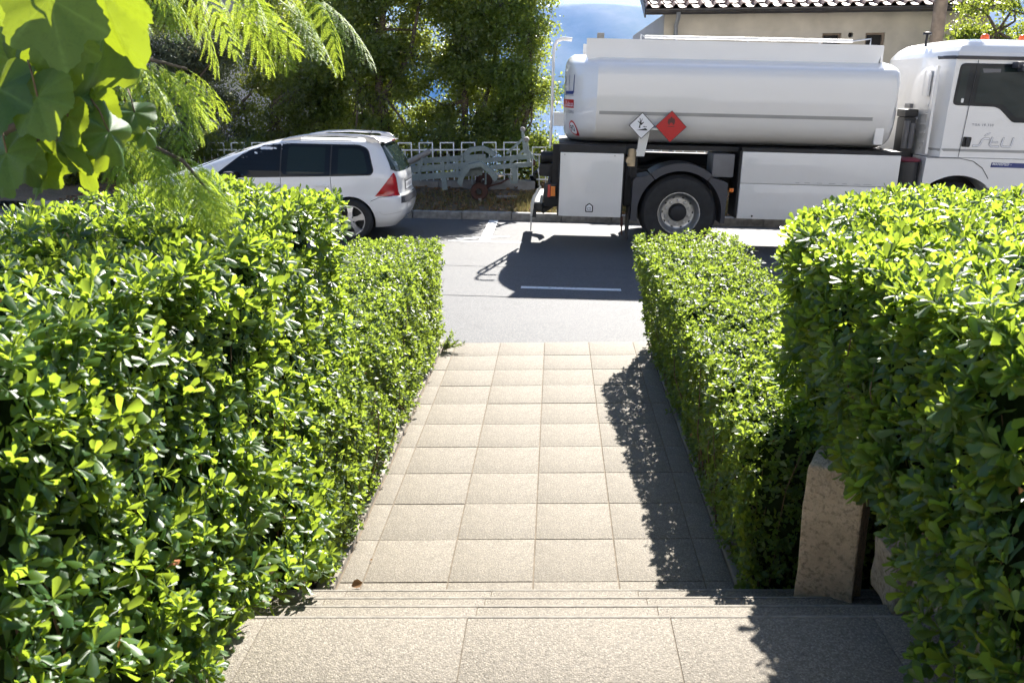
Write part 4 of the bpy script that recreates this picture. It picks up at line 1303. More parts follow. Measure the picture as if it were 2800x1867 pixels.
mguard([(-1.81, 1.00), (-1.65, 1.13), (-1.40, 1.155), (-1.26, 1.09), (-1.17, 1.02)], 16.95, .20)
# legs, wheel, axle, roller
tb('leg', (-2.05, 15.97, .68), (-2.03, 15.95, .45), .09, .07, up=(0, 1, 0))
tb('leg', (-.765, 15.98, .86), (-.74, 15.96, .56), .09, .07, up=(0, 1, 0))
tb('brace', (-.86, 15.97, .70), (-.80, 15.95, .57), .03, .04, up=(0, 1, 0))
MB().tube([L((-2.75, 16.35, .92)), L((-2.34, 16.40, 1.115))], .055, 12).build('keel_roller', M['oldpipe'], BT, 50)
tb('roller_bracket', (-2.52, 16.36, .80), (-2.50, 16.36, 1.02), .04, .04, up=(0, 1, 0))
w = empty('wheel', L((-1.40, 15.86, .425))); w.parent = BT
MB().lathe([(.145, .0), (.16, .02), (.16, .09), (.145, .11), (.09, .10), (.06, .06), (.06, .0), (.09, .012), (.145, .0)], (0, 0, 0), 'y', 26).build('rim', M['rust'], w, 40)
MB().lathe([(.001, -.01), (.045, -.008), (.05, .05)], (0, 0, 0), 'y', 14).build('hub', M['ink'], w, 40)
w = empty('wheel', L((-1.40, 16.93, .50))); w.parent = BT
MB().lathe([(.145, .0), (.16, .02), (.16, .09), (.145, .11), (.09, .10), (.06, .06), (.06, .0), (.09, .012), (.145, .0)], (0, 0, 0), 'y', 26).build('rim', M['rust'], w, 40)
MB().tube([L((-1.40, 15.9, .43)), L((-1.40, 16.95, .50))], .028, 8).build('axle', M['rust'], BT)
MB().tube([L((-1.30, 15.90, .50)), L((-1.0, 15.9, .575)), L((-.86, 15.9, .66))], .016, 8).build('spring_bar', M['rust'], BT)
tb('hanger', (-1.53, 15.95, .74), (-1.53, 15.93, .55), .03, .04, up=(0, 1, 0))
tb('hanger', (-1.28, 15.95, .76), (-1.28, 15.93, .55), .03, .04, up=(0, 1, 0))
MB().lathe([(.001, .0), (.02, .0), (.03, .05), (.03, .07)], L((-1.385, 15.85, .24)), 'z', 10).build('jack_foot', M['galv'], BT)
MB().box(-.42 - ox, -.38 - ox, 15.96 - oy, 16.0 - oy, .88 - oz, .98 - oz).build('reflector', M['rust'], BT)
# loose pipe and block lying on the verge behind
pp = MB().tube([(-.26, 0, 0), (.0, 0, .005), (.13, 0, 0)], .035, 10).build('loose_pipe', M['oldpipe'], None, 50)
pp.location = (-.86, 16.35, verge_z(-.86, 16.35) + .035); tag(pp, 'short grey pipe lying on the verge under the boat trailer', 'pipe')

# ================================================================ plants
def leaf_template(ts, hw, curl=.12, fold=.06, aspect=.42):
    """leaf along +x, unit length, 3 columns; returns verts, quads"""
    V = []
    for t, h in zip(ts, hw):
        z = -curl * t * t + .02 * math.sin(t * 6)
        V += [(t, -h * aspect, z - fold * h), (t, 0, z), (t, h * aspect, z - fold * h)]
    F = []
    for i in range(len(ts) - 1):
        a = i * 3
        F += [(a, a + 1, a + 4, a + 3), (a + 1, a + 2, a + 5, a + 4)]
    return np.array(V), np.array(F)
LEAF_BIG = leaf_template([0, .42, .82, 1.0], [.05, .33, .50, .10], .18, .16, .44)
LEAF_SMALL = leaf_template([0, .5, 1.0], [.06, .50, .04], .10, -.12, .62)
LEAF_TREE = (np.array([(0, 0, 0), (.5, -.30, .06), (1.0, 0, -.08), (.5, .30, .06)]), np.array([(0, 1, 2, 3)]))

def unit(a): return a / np.maximum(np.linalg.norm(a, axis=-1, keepdims=True), 1e-9)

def whorl(P, A, k, L0, L1, th0, th1, back=.25):
    """leaves round a shoot tip: returns pos, X axis, Z axis, size (flattened N*k)"""
    N = len(P)
    A = unit(A)
    h = np.where(np.abs(A[:, 2:3]) < .9, np.array([[0, 0, 1.0]]), np.array([[1.0, 0, 0]]))
    u = unit(np.cross(A, h)); w = np.cross(A, u)
    j = np.arange(k)[None, :]
    fr = j / max(1, k - 1) + rng.normal(0, .08, (N, k))
    phi = rng.random((N, 1)) * 6.283 + j * 2.399 + rng.normal(0, .25, (N, k))
    th = np.radians(th0 + (th1 - th0) * np.clip(fr, 0, 1.2)) + rng.normal(0, .16, (N, k))
    size = (L0 + (L1 - L0) * rng.random((N, k)) ** 1.3) * (.62 + .42 * np.clip(fr, 0, 1)) * (.75 + .5 * rng.random((N, 1)))
    r = np.cos(phi)[..., None] * u[:, None] + np.sin(phi)[..., None] * w[:, None]
    d = np.cos(th)[..., None] * A[:, None] + np.sin(th)[..., None] * r
    n = np.sin(th)[..., None] * A[:, None] - np.cos(th)[..., None] * r
    pos = P[:, None] - A[:, None] * (back * size * np.clip(fr, 0, 1))[..., None] + d * .004
    n = unit(n + rng.normal(0, .14, n.shape)); n = unit(n - d * (n * d).sum(-1, keepdims=True))
    return pos.reshape(-1, 3), d.reshape(-1, 3), n.reshape(-1, 3), size.reshape(-1)

def leaves_mesh(name, tmpl, pos, X, Z, size, tint):
    V0, F0 = tmpl
    Y = np.cross(Z, X)
    n = len(pos); m = len(V0)
    V = pos[:, None] + size[:, None, None] * (V0[None, :, 0:1] * X[:, None] + V0[None, :, 1:2] * Y[:, None] + V0[None, :, 2:3] * Z[:, None])
    F = (F0[None] + (np.arange(n) * m)[:, None, None]).reshape(-1, 4)
    return np_mesh(name, V.reshape(-1, 3), F, np.repeat(tint, m))

def single_leaves(tmpl, mat, root, pos, X, Z, size, idx, name='leaf'):
    """the largest-showing leaves as objects of their own sharing a few meshes"""
    var = []
    for k in range(7):
        me = np_mesh(name, tmpl[0], tmpl[1], np.full(len(tmpl[0]), .1 + .13 * k)); me.materials.append(mat); var.append(me)
    Y = np.cross(Z, X)
    base = np.array(root.location)
    for q, i in enumerate(idx):
        o = bpy.data.objects.new(name, var[q % 7]); COL.objects.link(o); o.parent = root
        s = size[i]
        o.matrix_basis = Matrix((( X[i][0] * s, Y[i][0] * s, Z[i][0] * s, pos[i][0] - base[0]),
                                 ( X[i][1] * s, Y[i][1] * s, Z[i][1] * s, pos[i][1] - base[1]),
                                 ( X[i][2] * s, Y[i][2] * s, Z[i][2] * s, pos[i][2] - base[2]), (0, 0, 0, 1)))

def lump(p, q, s=1.0):
    return s * (.5 * np.sin(p * 5.1 + 1.3 * np.sin(q * 3.7)) + .35 * np.sin(q * 6.3 + 2 + np.sin(p * 4.1)) + .3 * np.sin(p * 11 + q * 9))

def hedge(name, label, root_loc, faces, dens, k, L0, L1, th0, th1, tmpl, mat, core_polys, twigs, depth, spread=.42, protr=.07, protd=.045, group=None, brown=.0):
    """faces: list of (area, fn(n)->P,N)"""
    root = empty(name, root_loc, label, 'hedge', group)
    Ps = []; Ns = []; Ds = []
    for area, fn, dm in faces:
        n = int(area * dens * dm)
        P, Nn = fn(n)
        d = rng.exponential(depth, n)
        pr = rng.random(n) < protr
        d = np.where(pr, -rng.random(n) * protd, d)
        Ps.append(P - Nn * d[:, None]); Ns.append(Nn); Ds.append(d)
    P = np.concatenate(Ps); Nn = np.concatenate(Ns); D = np.concatenate(Ds)
    vis = visible_size(P, 1.0) > 0
    keep = vis | (rng.random(len(P)) < .18)
    P, Nn, D = P[keep], Nn[keep], D[keep]
    A = unit(Nn * .75 + np.array([0, 0, .55]) + rng.normal(0, spread, P.shape))
    pos, X, Z, size = whorl(P, A, k, L0, L1, th0, th1)
    Dl = np.repeat(D, k)
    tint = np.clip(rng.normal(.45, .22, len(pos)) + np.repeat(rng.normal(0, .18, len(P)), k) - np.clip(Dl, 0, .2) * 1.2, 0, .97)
    sz = visible_size(pos, size) * (Dl < .03)
    order = np.argsort(-sz)[:300]
    order = order[sz[order] > 0]
    rest = np.ones(len(pos), bool); rest[order] = False
    base = np.array(root_loc)
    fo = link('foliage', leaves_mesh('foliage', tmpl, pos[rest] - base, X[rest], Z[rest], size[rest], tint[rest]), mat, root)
    fo['kind'] = 'stuff'
    single_leaves(tmpl, mat, root, pos, X, Z, size, order)
    if brown > 0:
        nb = int(len(P) * brown); sel = rng.choice(len(P), nb, replace=False)
        b = link('dead_leaf_scatter', leaves_mesh('dead', tmpl, P[sel] - base, unit(rng.normal(0, 1, (nb, 3))), unit(Nn[sel] + rng.normal(0, .5, (nb, 3))), np.full(nb, (L0 + L1) / 2), rng.random(nb)), M['dry'], root)
        b['kind'] = 'stuff'
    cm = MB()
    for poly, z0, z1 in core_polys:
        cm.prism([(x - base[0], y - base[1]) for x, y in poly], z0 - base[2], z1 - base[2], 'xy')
    link('shade_core', cm.mesh('shade_core'), M['core'], root)  # solid block added inside to stop the sun and darken leaf gaps
    tw = MB()
    for (x, y, z0, z1, sx, sy) in twigs:
        pts = []
        px, py = x, y
        for t in np.linspace(0, 1, 5):
            pts.append((px - base[0], py - base[1], z0 + (z1 - z0) * t - base[2]))
            px += random.gauss(sx * .25, .03); py += random.gauss(sy * .25, .05)
        r = random.uniform(.003, .006)
        tw.tube(pts, [r, r * .9, r * .75, r * .6, r * .35], 5)
    link('branches', tw.mesh('branches', False), M['twig'], root, 0)
    return root

# ---- tall glossy hedge, left of the steps: sheer clipped block
HT = 1.69
def fl_x(y): return np.interp(y, [0, 2.0, 3.0, 3.6, 4.5], [-1.10, -1.07, -1.06, -1.10, -1.13])
def fl_out(y): return np.interp(y, [0, 1.2, 2.2, 2.8, 3.3, 3.8], [.14, .17, .18, .16, .08, .02])
def left_side(n):
    y = rng.uniform(.9, 4.5, n)
    zlo = np.interp(y, [0, 2.3, 2.6, 3.0, 3.4, 3.8, 7], [.70, .68, .55, .36, .22, .55, .60])
    z = zlo + (HT - zlo) * rng.random(n)
    t = np.clip((z - .6) / (HT - .6), 0, 1)
    x = fl_x(y) + fl_out(y) * np.clip(1 - 1.6 * t, 0, 1) - .05 * np.clip(t - .92, 0, 1) * 12 + lump(y, z * 2, .035)
    N = np.stack([np.full(n, 1.0), rng.normal(0, .1, n), .02 + .5 * np.clip(t - .88, 0, 1) * 8], 1)
    return np.stack([x, y, z], 1), unit(N)
def l_far(x): return np.interp(x, [-4, -2.4, -2.15, -2.0, -1.8, -1.1], [3.5, 3.65, 4.2, 4.75, 4.75, 4.45])
def left_top(n):
    x = rng.uniform(-3.4, -1.06, n); y = .9 + (l_far(x) - .9) * rng.random(n)
    x = np.minimum(x, fl_x(y) - .02)
    z = HT + .02 + lump(x, y, .025) + .05 * np.exp(-((x + 1.8) ** 2 / .10 + (y - 4.4) ** 2 / .3))
    return np.stack([x, y, z], 1), unit(np.stack([rng.normal(0, .15, n), rng.normal(0, .15, n), np.ones(n)], 1))
def left_end(n):
    x = rng.uniform(-2.6, -1.1, n); z = rng.uniform(.5, HT, n)
    return np.stack([x, l_far(x) + lump(x, z, .03), z], 1), np.tile(np.array([[0, 1.0, .1]]), (n, 1))
tw = [(float(fl_x(y)) - random.uniform(.10, .2), y, .3 if y > 3.3 else .6, random.uniform(1.1, 1.5), .0, 0) for y in np.linspace(1.0, 4.4, 60)]
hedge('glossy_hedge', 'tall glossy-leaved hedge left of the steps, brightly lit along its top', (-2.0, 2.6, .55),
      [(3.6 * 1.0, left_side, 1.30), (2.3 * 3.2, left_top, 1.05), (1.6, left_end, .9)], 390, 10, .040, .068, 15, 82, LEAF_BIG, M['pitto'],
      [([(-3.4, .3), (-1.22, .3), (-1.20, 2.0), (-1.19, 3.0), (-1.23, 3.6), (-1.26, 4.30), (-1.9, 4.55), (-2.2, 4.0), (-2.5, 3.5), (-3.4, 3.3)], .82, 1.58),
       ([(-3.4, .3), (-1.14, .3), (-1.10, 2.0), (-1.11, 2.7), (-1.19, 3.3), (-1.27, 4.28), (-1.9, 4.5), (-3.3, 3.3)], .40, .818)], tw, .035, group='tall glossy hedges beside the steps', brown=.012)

# ---- tall glossy hedge, right of the steps
def fr_x(y): return np.interp(y, [0, 1.6, 2.4, 3.6], [1.00, .97, .95, .93])
def fr_in(y): return np.interp(y, [0, 2.0, 2.4, 2.7, 3.0, 3.7], [-.05, -.05, .0, .10, .16, .14])
def right_side(n):
    y = rng.uniform(1.2, 3.65, n)
    zlo = np.interp(y, [0, 1.8, 2.05, 2.25, 2.7, 3.0, 3.3, 3.7], [.68, .72, .80, .95, .98, .84, .80, .7])
    z = zlo + (HT - zlo) * rng.random(n)
    t = np.clip((z - .6) / (HT - .6), 0, 1)
    x = fr_x(y) + fr_in(y) * np.clip(1 - 1.3 * t, 0, 1) + .05 * np.clip(t - .92, 0, 1) * 12 + lump(y + 3, z * 2, .035)
    N = np.stack([np.full(n, -1.0), rng.normal(0, .1, n), .02 + .5 * np.clip(t - .88, 0, 1) * 8], 1)
    return np.stack([x, y, z], 1), unit(N)
def r_far(x): return np.interp(x, [.9, 1.05, 1.4, 1.95, 2.3, 4.5], [3.60, 3.72, 4.3, 4.85, 4.7, 4.3])
def right_top(n):
    x = rng.uniform(.93, 3.4, n); y = 1.2 + (r_far(x) - 1.2) * rng.random(n)
    x = np.maximum(x, fr_x(np.minimum(y, 3.6)) + .02)
    z = HT + lump(x + 5, y, .030)
    return np.stack([x, y, z], 1), unit(np.stack([rng.normal(0, .15, n), rng.normal(0, .15, n), np.ones(n)], 1))
def right_end(n):
    x = rng.uniform(.95, 2.6, n); z = rng.uniform(.7, HT, n)
    return np.stack([x, r_far(x) + lump(x, z, .03), z], 1), np.tile(unit(np.array([[-.5, .8, .1]])), (n, 1))
tw = [(float(fr_x(y)) + random.uniform(.12, .22), y, .7 if y < 2.0 else 1.1, random.uniform(1.2, 1.5), .0, 0) for y in np.linspace(1.2, 3.5, 40)]
hedge('glossy_hedge', 'tall glossy-leaved hedge right of the steps, its face in deep shade', (2.0, 2.4, .55),
      [(2.45 * .95, right_side, 1.30), (2.5 * 3.1, right_top, 1.05), (1.9, right_end, .9)], 390, 10, .040, .068, 15, 82, LEAF_BIG, M['pitto'],
      [([(3.4, .6), (1.08, .6), (1.06, 1.5), (1.22, 1.95), (1.42, 2.4), (1.42, 3.0), (1.24, 3.3), (1.24, 3.5), (1.5, 4.2), (2.0, 4.6), (3.4, 4.3)], .62, .958),
       ([(3.4, .6), (1.12, .6), (1.09, 1.6), (1.08, 2.4), (1.06, 3.50), (1.45, 4.15), (2.0, 4.65), (3.4, 4.3)], .96, 1.58)], tw, .035, group='tall glossy hedges beside the steps', brown=.012)

# ---- low clipped hedges along the path
def low(side):
    sx = -1 if side == 'l' else 1
    y0, y1 = (3.42, 7.50) if side == 'l' else (3.36, 7.55)
    xin = (lambda y, z: -1.015 + .01 * z + 0 * y) if side == 'l' else (lambda y, z: .845 - (.075 + .10 * np.clip((y - 5.6) / 1.6, 0, 1)) * z)
    xout = -1.78 if side == 'l' else 1.56
    zt = lambda y: np.interp(y, [3.4, 5, 7.5], [.86, .90, .965] if side == 'l' else [.84, .87, 1.0])
    def face(n):
        y = rng.uniform(y0, y1, n); z = .05 + (zt(y) - .05) * rng.random(n) ** .9
        x = xin(y, z) + (-sx) * lump(y * 1.3, z * 2.5, .022) * 1.0
        top = np.clip((z - zt(y) + .08) / .08, 0, 1); x = x + sx * .05 * top ** 2
        endf = np.clip((y - y1 + .10) / .10, 0, 1); x = x + sx * .06 * endf ** 2
        return np.stack([x, y, z], 1), unit(np.stack([np.full(n, -sx * 1.0), rng.normal(0, .1, n), .1 + .6 * top], 1))
    def top(n):
        y = rng.uniform(y0, y1, n); x = xin(y, .9) + (xout - xin(y, .9)) * rng.random(n)
        z = zt(y) + lump(x * 1.5, y * 1.3, .020)
        return np.stack([x, y, z], 1), unit(np.stack([rng.normal(0, .2, n), rng.normal(0, .2, n), np.ones(n)], 1))
    def endf(n):
        x = xin(0, .5) + (xout - xin(0, .5)) * rng.random(n); z = .05 + .88 * rng.random(n)
        return np.stack([x, y1 + lump(x * 2, z * 2, .015), z], 1), np.tile(np.array([[0, 1.0, .1]]), (n, 1))
    def near(n):
        x = xin(0, .5) + (xout - xin(0, .5)) * rng.random(n); z = .05 + .78 * rng.random(n)
        return np.stack([x, y0 + lump(x * 2, z * 2, .015), z], 1), np.tile(np.array([[0, -1.0, .1]]), (n, 1))
    a, b = (xin(0, .3) + sx * .10), xout - sx * .08
    xs = [min(a, b), max(a, b)]
    core = [([(xs[0], y0 + .08), (xs[1], y0 + .08), (xs[1], y1 - .09), (xs[0], y1 - .09)], .06, .80)]
    tw = [(xin(0, .3) + sx * random.uniform(.03, .15), y, .0, random.uniform(.5, .85), 0, 0) for y in np.linspace(y0 + .05, y1 - .05, 110)]
    lab = 'low clipped small-leaved hedge along the left edge of the slab path' if side == 'l' else 'low clipped small-leaved hedge along the right edge of the path, shading the slabs'
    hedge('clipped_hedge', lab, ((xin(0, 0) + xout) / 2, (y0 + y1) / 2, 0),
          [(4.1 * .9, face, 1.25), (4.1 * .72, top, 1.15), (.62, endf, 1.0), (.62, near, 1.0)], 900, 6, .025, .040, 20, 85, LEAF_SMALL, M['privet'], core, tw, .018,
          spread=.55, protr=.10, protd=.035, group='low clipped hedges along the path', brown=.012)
low('l'); low('r')

# ---------------------------------------------------------------- trees behind the road
def tree(name, label, base, trunks, clumps, nleaf, L, mat, group=None, cat='tree', tmpl=None, sub=12, sig=.14, bark='bark', limbs=True):
    root = empty(name, base, label, cat, group)
    b = np.array(base)
    tm = MB()
    for pts, r0, r1 in trunks:
        n = len(pts)
        tm.tube([tuple(np.array(p) - b) for p in pts], [r0 + (r1 - r0) * i / (n - 1) for i in range(n)], 9)
    C = np.array([c[:3] for c in clumps]); R = np.array([c[3] for c in clumps])
    if limbs:
        ends = [np.array(p) for pts, _, _ in trunks for p in pts[len(pts) // 2:]]
        for c, r in zip(C, R):
            e = min(ends, key=lambda q: np.linalg.norm(q - c))
            mid = (e + c) / 2 + rng.normal(0, .12, 3)
            tm.tube([tuple(e - b), tuple(mid - b), tuple(c - b)], [.035, .022, .010], 6)
    w = R ** 2; w = w / w.sum()
    ci = rng.choice(len(C), len(C) * sub, p=w)
    v = unit(rng.normal(0, 1, (len(ci), 3))); rad = R[ci] * rng.random(len(ci)) ** .38
    S = C[ci] + v * rad[:, None] * np.array([1, 1, .8])
    tw = tm
    for s_, c in zip(S[:260], C[ci][:260]):
        m_ = (s_ + c) / 2 + rng.normal(0, .06, 3)
        tw.tube([tuple(c - b), tuple(m_ - b), tuple(s_ - b)], [.012, .007, .004], 4, caps=False)
    link('trunk', tm.mesh('trunk', False), M[bark], root, 60)
    si = rng.integers(0, len(S), nleaf)
    P = S[si] + rng.normal(0, sig, (nleaf, 3)) * np.array([1, 1, .7])
    X = unit(rng.normal(0, 1, (nleaf, 3)) + np.array([0, 0, -.35]))
    Z = unit(rng.normal(0, 1, (nleaf, 3)) + np.array([0, 0, .9])); Z = unit(Z - X * (Z * X).sum(1, keepdims=True))
    size = L * (.65 + .7 * rng.random(nleaf))
    tint = np.clip(rng.normal(.4, .2, nleaf) + rng.normal(0, .16, len(S))[si], 0, .98)
    cr = link('crown', leaves_mesh('crown', tmpl or LEAF_TREE, P - b, X, Z, size, tint), mat, root)
    cr['kind'] = 'stuff'
    return root
def cl(n, x0, x1, y0, y1, z0, z1, r0, r1):
    return [(random.uniform(x0, x1), random.uniform(y0, y1), random.uniform(z0, z1), random.uniform(r0, r1)) for _ in range(n)]
GT = 'broadleaf trees behind the fence'
tree('broadleaf_tree', 'dense tree with a forked dark trunk right behind the rear of the car', (-3.62, 18.4, -.1),
     [([(-3.62, 18.4, -.3), (-3.6, 18.4, .6), (-3.52, 18.4, 1.3), (-3.68, 18.5, 2.2), (-3.55, 18.5, 3.4), (-3.4, 18.5, 4.6)], .13, .05),
      ([(-3.55, 18.4, 1.4), (-4.1, 18.5, 2.3), (-4.5, 18.6, 3.2)], .06, .03), ([(-3.66, 18.5, 2.0), (-3.0, 18.5, 2.9), (-2.8, 18.6, 3.8)], .06, .03)],
     cl(28, -4.7, -2.5, 18.0, 19.4, 2.1, 4.7, .40, .70) + cl(14, -4.6, -2.6, 18.1, 19.2, 1.0, 2.2, .30, .5), 62000, .071, M['oak3'], GT)
tree('broadleaf_tree', 'dense tree with slender twin stems behind the boat trailer', (-1.95, 18.7, -.1),
     [([(-2.05, 18.7, -.3), (-2.0, 18.7, .8), (-1.9, 18.7, 2.0), (-2.1, 18.8, 3.2), (-2.0, 18.8, 4.5)], .10, .04),
      ([(-1.78, 18.6, -.3), (-1.72, 18.6, .8), (-1.6, 18.6, 1.6), (-1.3, 18.7, 2.6), (-1.2, 18.8, 3.8)], .07, .03)],
     cl(22, -2.9, -1.0, 18.1, 19.6, 2.0, 4.8, .38, .66) + cl(12, -2.7, -1.1, 18.2, 19.0, 1.0, 2.0, .28, .45), 56000, .071, M['oak3'], GT)
tree('broadleaf_tree', 'lighter-leaved leaning tree beside the rear of the tanker truck', (-1.05, 18.3, -.1),
     [([(-1.05, 18.3, -.3), (-.98, 18.3, .7), (-.72, 18.3, 1.3), (-.5, 18.3, 2.1), (-.55, 18.3, 3.2), (-.6, 18.3, 4.2)], .08, .03)],
     cl(20, -1.3, -.22, 18.0, 18.9, 1.9, 4.4, .26, .48) + cl(5, -1.1, -.45, 18.0, 18.6, 1.0, 1.7, .2, .30), 30000, .062, M['oak2'], GT)
tree('broadleaf_tree', 'sparse tree with bare leaning stems left of the dense trees', (-5.4, 19.4, -.3),
     [([(-5.6, 19.4, -.6), (-5.35, 19.4, 1.2), (-5.05, 19.4, 2.4), (-4.75, 19.4, 3.6)], .07, .03), ([(-5.35, 19.4, 1.1), (-5.45, 19.5, 2.4), (-5.0, 19.5, 3.4)], .04, .02)],
     cl(9, -5.9, -4.8, 19.0, 20.0, 1.0, 2.4, .28, .45) + cl(4, -5.3, -4.6, 19.2, 19.8, 3.5, 4.6, .28, .4), 16000, .064, M['oak2'], GT)
tree('broadleaf_tree', 'dark bushy tree filling the gap between the leaning stems and the dense trees', (-4.7, 19.6, -.4),
     [([(-4.7, 19.6, -.8), (-4.7, 19.6, 1.0), (-4.6, 19.6, 2.6), (-4.7, 19.6, 3.8)], .08, .03)],
     cl(22, -5.6, -4.0, 19.2, 20.2, .6, 4.2, .36, .6), 24000, .07, M['oak3'], GT)
tree('leafy_shrub', 'rounded leafy shrub behind the middle of the car', (-6.1, 18.6, 0),
     [([(-6.1, 18.6, -.4), (-6.1, 18.6, .9), (-6.0, 18.6, 1.9)], .05, .02), ([(-6.2, 18.6, -.2), (-6.5, 18.6, 1.2), (-6.6, 18.6, 2.0)], .04, .02)],
     cl(20, -7.0, -5.2, 18.2, 19.2, .6, 2.6, .28, .5), 26000, .058, M['oak'], 'shrubs behind the parked car', 'shrub')
LEAF_NEEDLE = leaf_template([0, .5, 1.0], [.3, .5, .1], .05, 0, .28)
tree('juniper_shrub', 'grey-green needled shrub behind the bonnet of the car', (-7.9, 18.6, 0),
     [([(-7.9, 18.6, -.4), (-7.9, 18.6, 1.0), (-7.8, 18.6, 2.2)], .08, .03)],
     cl(30, -9.0, -6.8, 18.0, 19.3, .5, 3.1, .28, .5), 32000, .085, M['juniper'], None, 'shrub', tmpl=LEAF_NEEDLE, sig=.10, sub=22)
for i, (x, y, zt, lab) in enumerate(((-10.4, 18.6, 3.4, 'dark shrub at the far left beyond the juniper'), (-12.6, 18.8, 4.4, 'dark tree at the left edge behind the fig branches'), (-8.6, 21.2, 5.2, 'taller dark tree rising behind the juniper shrub'), (-6.6, 20.8, 4.3, 'dark tree in front of the pale building'))):
    tree('dark_shrub', lab, (x, y, 0), [([(x, y, -.8), (x, y, 1.2), (x + .2, y, zt - .8)], .09, .03)],
         cl(18, x - 1.2, x + 1.2, y - .6, y + .6, .5 if i < 2 else 2.3, zt, .38, .62), 26000, .068, M['oak'], 'dark shrubs on the far left', 'shrub')
tree('broadleaf_tree', 'glossy green tree right of the utility pole above the truck cab', (8.5, 18.2, -.2),
     [([(8.4, 18.2, -.6), (8.4, 18.2, 1.2), (8.5, 18.2, 3.2)], .08, .03)],
     cl(16, 7.75, 9.3, 17.8, 18.8, 2.1, 3.45, .25, .42) + [(7.95, 18.2, 3.7, .2), (8.75, 18.2, 3.75, .2)], 22000, .062, M['oak2'], GT)
tree('conifer', 'dark conifer at the right edge beyond the truck cab', (10.3, 19.0, -.4), [([(10.3, 19, -.6), (10.3, 19, 4.6)], .10, .02)],
     [(10.3 + random.uniform(-1, 1) * (4.6 - z) * .28, 19 + random.uniform(-.4, .4), z, .22) for z in np.linspace(1.4, 4.5, 18)], 9000, .09, M['juniper'], None, 'tree', tmpl=LEAF_NEEDLE, sig=.10)
# greenery below the fence, seen between trailer and truck
tree('leafy_shrub', 'small light green shrub growing through the white fence by the truck', (-.35, 17.75, .2), [([(-.35, 17.75, 0), (-.35, 17.75, .6), (-.3, 17.75, 1.1)], .025, .01)],
     cl(12, -.95, .15, 17.55, 18.1, .45, 1.25, .14, .26), 10000, .055, M['oak2'], 'shrubs along the fence', 'shrub')
tree('leafy_shrub', 'dark low shrub behind the fence left of the trailer wheel', (-2.6, 17.9, .1), [([(-2.6, 17.9, 0), (-2.6, 17.9, .5), (-2.5, 17.9, .9)], .025, .01)],
     cl(14, -3.6, -1.4, 17.6, 18.3, .45, 1.25, .16, .30), 10000, .058, M['oak'], 'shrubs along the fence', 'shrub')
tree('leafy_shrub', 'dark low shrub behind the fence and the tail of the car', (-5.0, 18.0, .1), [([(-5.0, 18.0, 0), (-5.0, 18.0, .5), (-5.0, 18, .9)], .025, .01)],
     cl(18, -6.6, -3.6, 17.6, 18.4, .3, 1.2, .2, .36), 14000, .06, M['oak'], 'shrubs along the fence', 'shrub')

for i, (x, y, zt, lab) in enumerate(((-9.6, 17.0, 1.7, 'dark bush on the verge in front of the juniper shrub'), (-12.2, 16.8, 2.0, 'dark bush on the verge at the left edge below the fig leaves'), (-7.2, 17.3, 1.25, 'low dark bush beside the bonnet of the car'))):
    tree('dark_shrub', lab, (x, y, .2), [([(x, y, 0), (x, y, .6), (x + .1, y, zt - .4)], .05, .02)],
         cl(16, x - 1.2, x + 1.2, y - .4, y + .4, .35, zt, .25, .45), 20000, .06, M['oak'], 'dark shrubs on the far left', 'shrub')

# litter and dry grass on the verge
n = 9000
lx = rng.uniform(-9, 4, n); ly = rng.uniform(15.3, 17.9, n)
P = np.stack([lx, ly, [verge_z(a, b) + .008 for a, b in zip(lx, ly)]], 1)
X = unit(np.stack([rng.normal(0, 1, n), rng.normal(0, 1, n), rng.normal(0, .25, n)], 1)); Z = unit(np.stack([rng.normal(0, .4, n), rng.normal(0, .4, n), np.ones(n)], 1)); Z = unit(Z - X * (Z * X).sum(1, keepdims=True))
tag(link('leaf_litter', leaves_mesh('leaf_litter', LEAF_TREE, P, X, Z, .05 + .05 * rng.random(n), rng.random(n)), M['dry']), 'dry brown leaf litter scattered over the verge', 'leaf litter', kind='stuff')
n = 7000
lx = np.concatenate([rng.uniform(-.75, 4, n * 4 // 5), rng.normal(-1.4, 1.2, n - n * 4 // 5)]); ly = rng.uniform(15.3, 16.6, n)
P = np.stack([lx, ly, [verge_z(a, b) for a, b in zip(lx, ly)]], 1)
X = unit(np.stack([rng.normal(0, .45, n), rng.normal(0, .45, n), np.ones(n)], 1)); Z = unit(rng.normal(0, 1, (n, 3))); Z = unit(Z - X * (Z * X).sum(1, keepdims=True))
LEAF_BLADE = leaf_template([0, .5, 1.0], [.5, .4, .03], .25, 0, .14)
tag(link('verge_grass', leaves_mesh('verge_grass', LEAF_BLADE, P, X, Z, .05 + .09 * rng.random(n), rng.random(n)), M['grass']), 'short dry grass along the far kerb', 'grass', kind='stuff')

